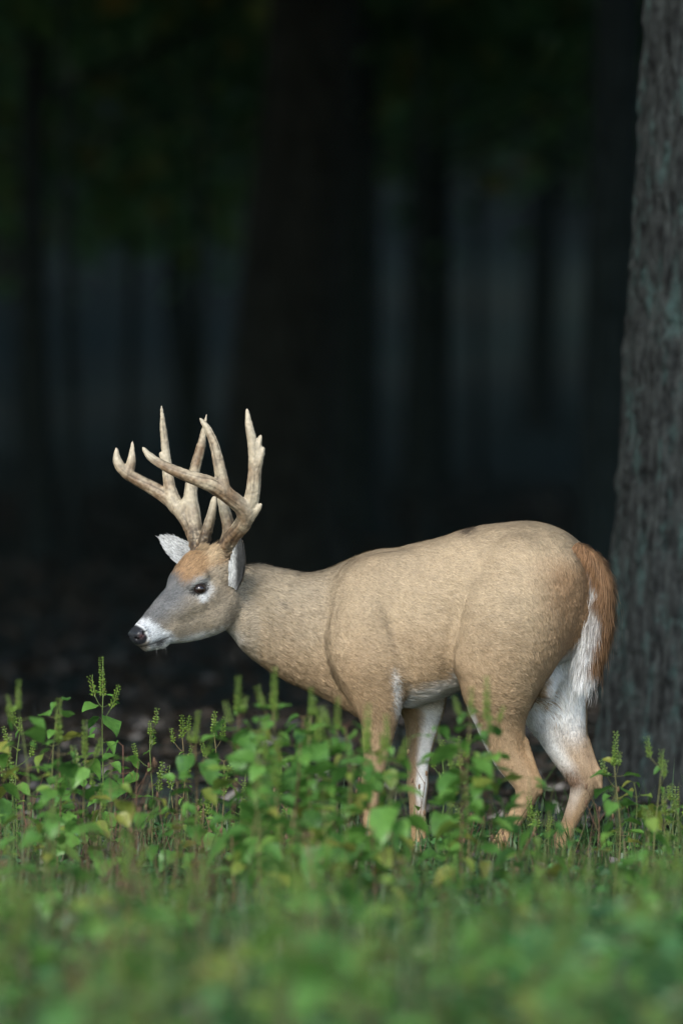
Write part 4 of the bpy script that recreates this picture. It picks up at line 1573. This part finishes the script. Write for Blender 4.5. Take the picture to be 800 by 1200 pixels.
def grass_mesh(n, seed):
    r = np.random.default_rng(seed)
    y = r.uniform(-12.5, 1.6, n)
    x = r.uniform(-1, 1, n) * (0.05 * (CAM_D + y) + 1.2)
    H = r.uniform(.05, .19, n) * (1 + .10 * np.clip(-1 - y, 0, 7)) * np.where(r.random(n) < .08, 1.6, 1)
    az = r.uniform(0, 6.28, n)
    b = r.uniform(.1, .9, n) * H
    w = r.uniform(.0014, .0042, n)
    base = np.stack([x, y, ground_h(x, y) - .01], 1)
    dr = np.stack([np.cos(az), np.sin(az), az * 0], 1)
    sd2 = np.stack([-np.sin(az), np.cos(az), az * 0], 1)
    a1 = base + dr * (b * .25)[:, None] + np.array((0, 0, 1)) * (H * .55)[:, None]
    a2 = base + dr * b[:, None] + np.array((0, 0, 1)) * (H * np.where(b > .6 * H, .8, 1))[:, None]
    ww = sd2 * w[:, None]
    V = np.stack([base - ww, base + ww, a1 + ww * .8, a1 - ww * .8, a2], 1).reshape(-1, 3)
    k = np.arange(n)[:, None] * 5
    loops = np.concatenate([k + (0, 1, 2, 3), k + (3, 2, 4)], 1)
    return mesh_np('grass', V, loops, np.tile([4, 3], n), False)


tag(link('grass', grass_mesh(27000, 45), M_grass), 'short green grass blades among the weeds', 'grass', kind='stuff')


def litter_mesh(n, seed):
    """Fallen brown leaves lying on the forest floor."""
    r = np.random.default_rng(seed)
    y = np.concatenate([r.uniform(-3, 12, n // 2), 12 + 40 * r.random(n - n // 2) ** 1.2])
    x = r.uniform(-1, 1, n) * (0.05 * (CAM_D + y) + .5)
    C = np.stack([x, y, ground_h(x, y) + .006 + .012 * r.random(n)], 1)
    az = r.uniform(0, 6.28, n)
    d = unit(np.stack([np.cos(az), np.sin(az), r.normal(size=n) * .25], 1))
    up = unit(r.normal(size=(n, 3)) * .35 + (0, 0, 1))
    s = unit(np.cross(d, up))
    u = np.cross(s, d)
    L = r.uniform(.05, .12, (n, 1))
    W = L * .3
    V = np.stack([C - d * L * .5, C + s * W + u * W * .6, C - u * W * .2, C - s * W + u * W * .6, C + d * L * .5 + u * L * .15], 1).reshape(-1, 3)
    b = np.arange(n)[:, None] * 5
    F = np.concatenate([b + q for q in ((0, 1, 2), (0, 2, 3), (1, 4, 2), (2, 4, 3))], 1)
    return mesh_np('leaf_litter', V, F.ravel(), 3, False)


M_litter = leaf_material('fallen_leaf', (0.012, 0.010, 0.008), (0.042, 0.034, 0.026), 0.05, (0.07, 0.05, 0.035))
tag(link('leaf_litter', litter_mesh(14000, 46), M_litter), 'fallen brown leaves scattered over the dark forest floor', 'fallen leaves', kind='stuff')


def stem_thicket(n, seed):
    """Thin reddish-brown stems of last season standing in patches."""
    r = np.random.default_rng(seed)
    y = r.uniform(-11.5, .6, n)
    x = r.uniform(-1, 1, n) * (0.046 * (CAM_D + y) + 1.2)
    keep = r.random(n) < np.clip(.25 + 1.3 * noise(np.stack([x, y, x * 0], 1), 1.3, 77), 0, 1) * np.where(y < -5, .45, 1)
    x, y = x[keep], y[keep]
    n = len(x)
    H = r.uniform(.08, .26, n) + .030 * np.clip(-1.5 - y, 0, 8) + .12 * (x < 0) * r.random(n)
    az = r.uniform(0, 6.28, n)
    b = np.stack([x, y, ground_h(x, y) - .01], 1)
    tip = b + np.stack([np.cos(az) * H, np.sin(az) * H, H / .35], 1) * (.35 * r.uniform(.5, 1.1, n))[:, None]
    mid = (b + tip) / 2 + r.normal(size=(n, 3)) * (.006, .006, 0)
    V = []
    for p, w in ((b, .0017), (mid, .0014), (tip, .0006)):
        for k in range(3):
            V.append(p + w * np.array((math.cos(k * 2.094), math.sin(k * 2.094), 0)))
    V = np.stack(V, 1).reshape(-1, 3)
    k = np.arange(n)[:, None] * 9
    F = np.concatenate([k + q for q in ((0, 1, 4, 3), (1, 2, 5, 4), (2, 0, 3, 5), (3, 4, 7, 6), (4, 5, 8, 7), (5, 3, 6, 8))], 1)
    return mesh_np('dead_stems', V, F.ravel(), 4)


tk = NT('dead_stem', 0.85, 0.1)
gk = tk.node('ShaderNodeNewGeometry')
tk.base(tk.ramp(gk.outputs['Random Per Island'], [(0.0, (0.10, 0.048, 0.036)), (0.7, (0.19, 0.11, 0.075)), (1.0, (0.22, 0.17, 0.09))]))
tag(link('dead_stems', stem_thicket(4200, 47), tk.m), 'thin reddish-brown dead stems standing in patches among the weeds', 'dead stems', kind='stuff')
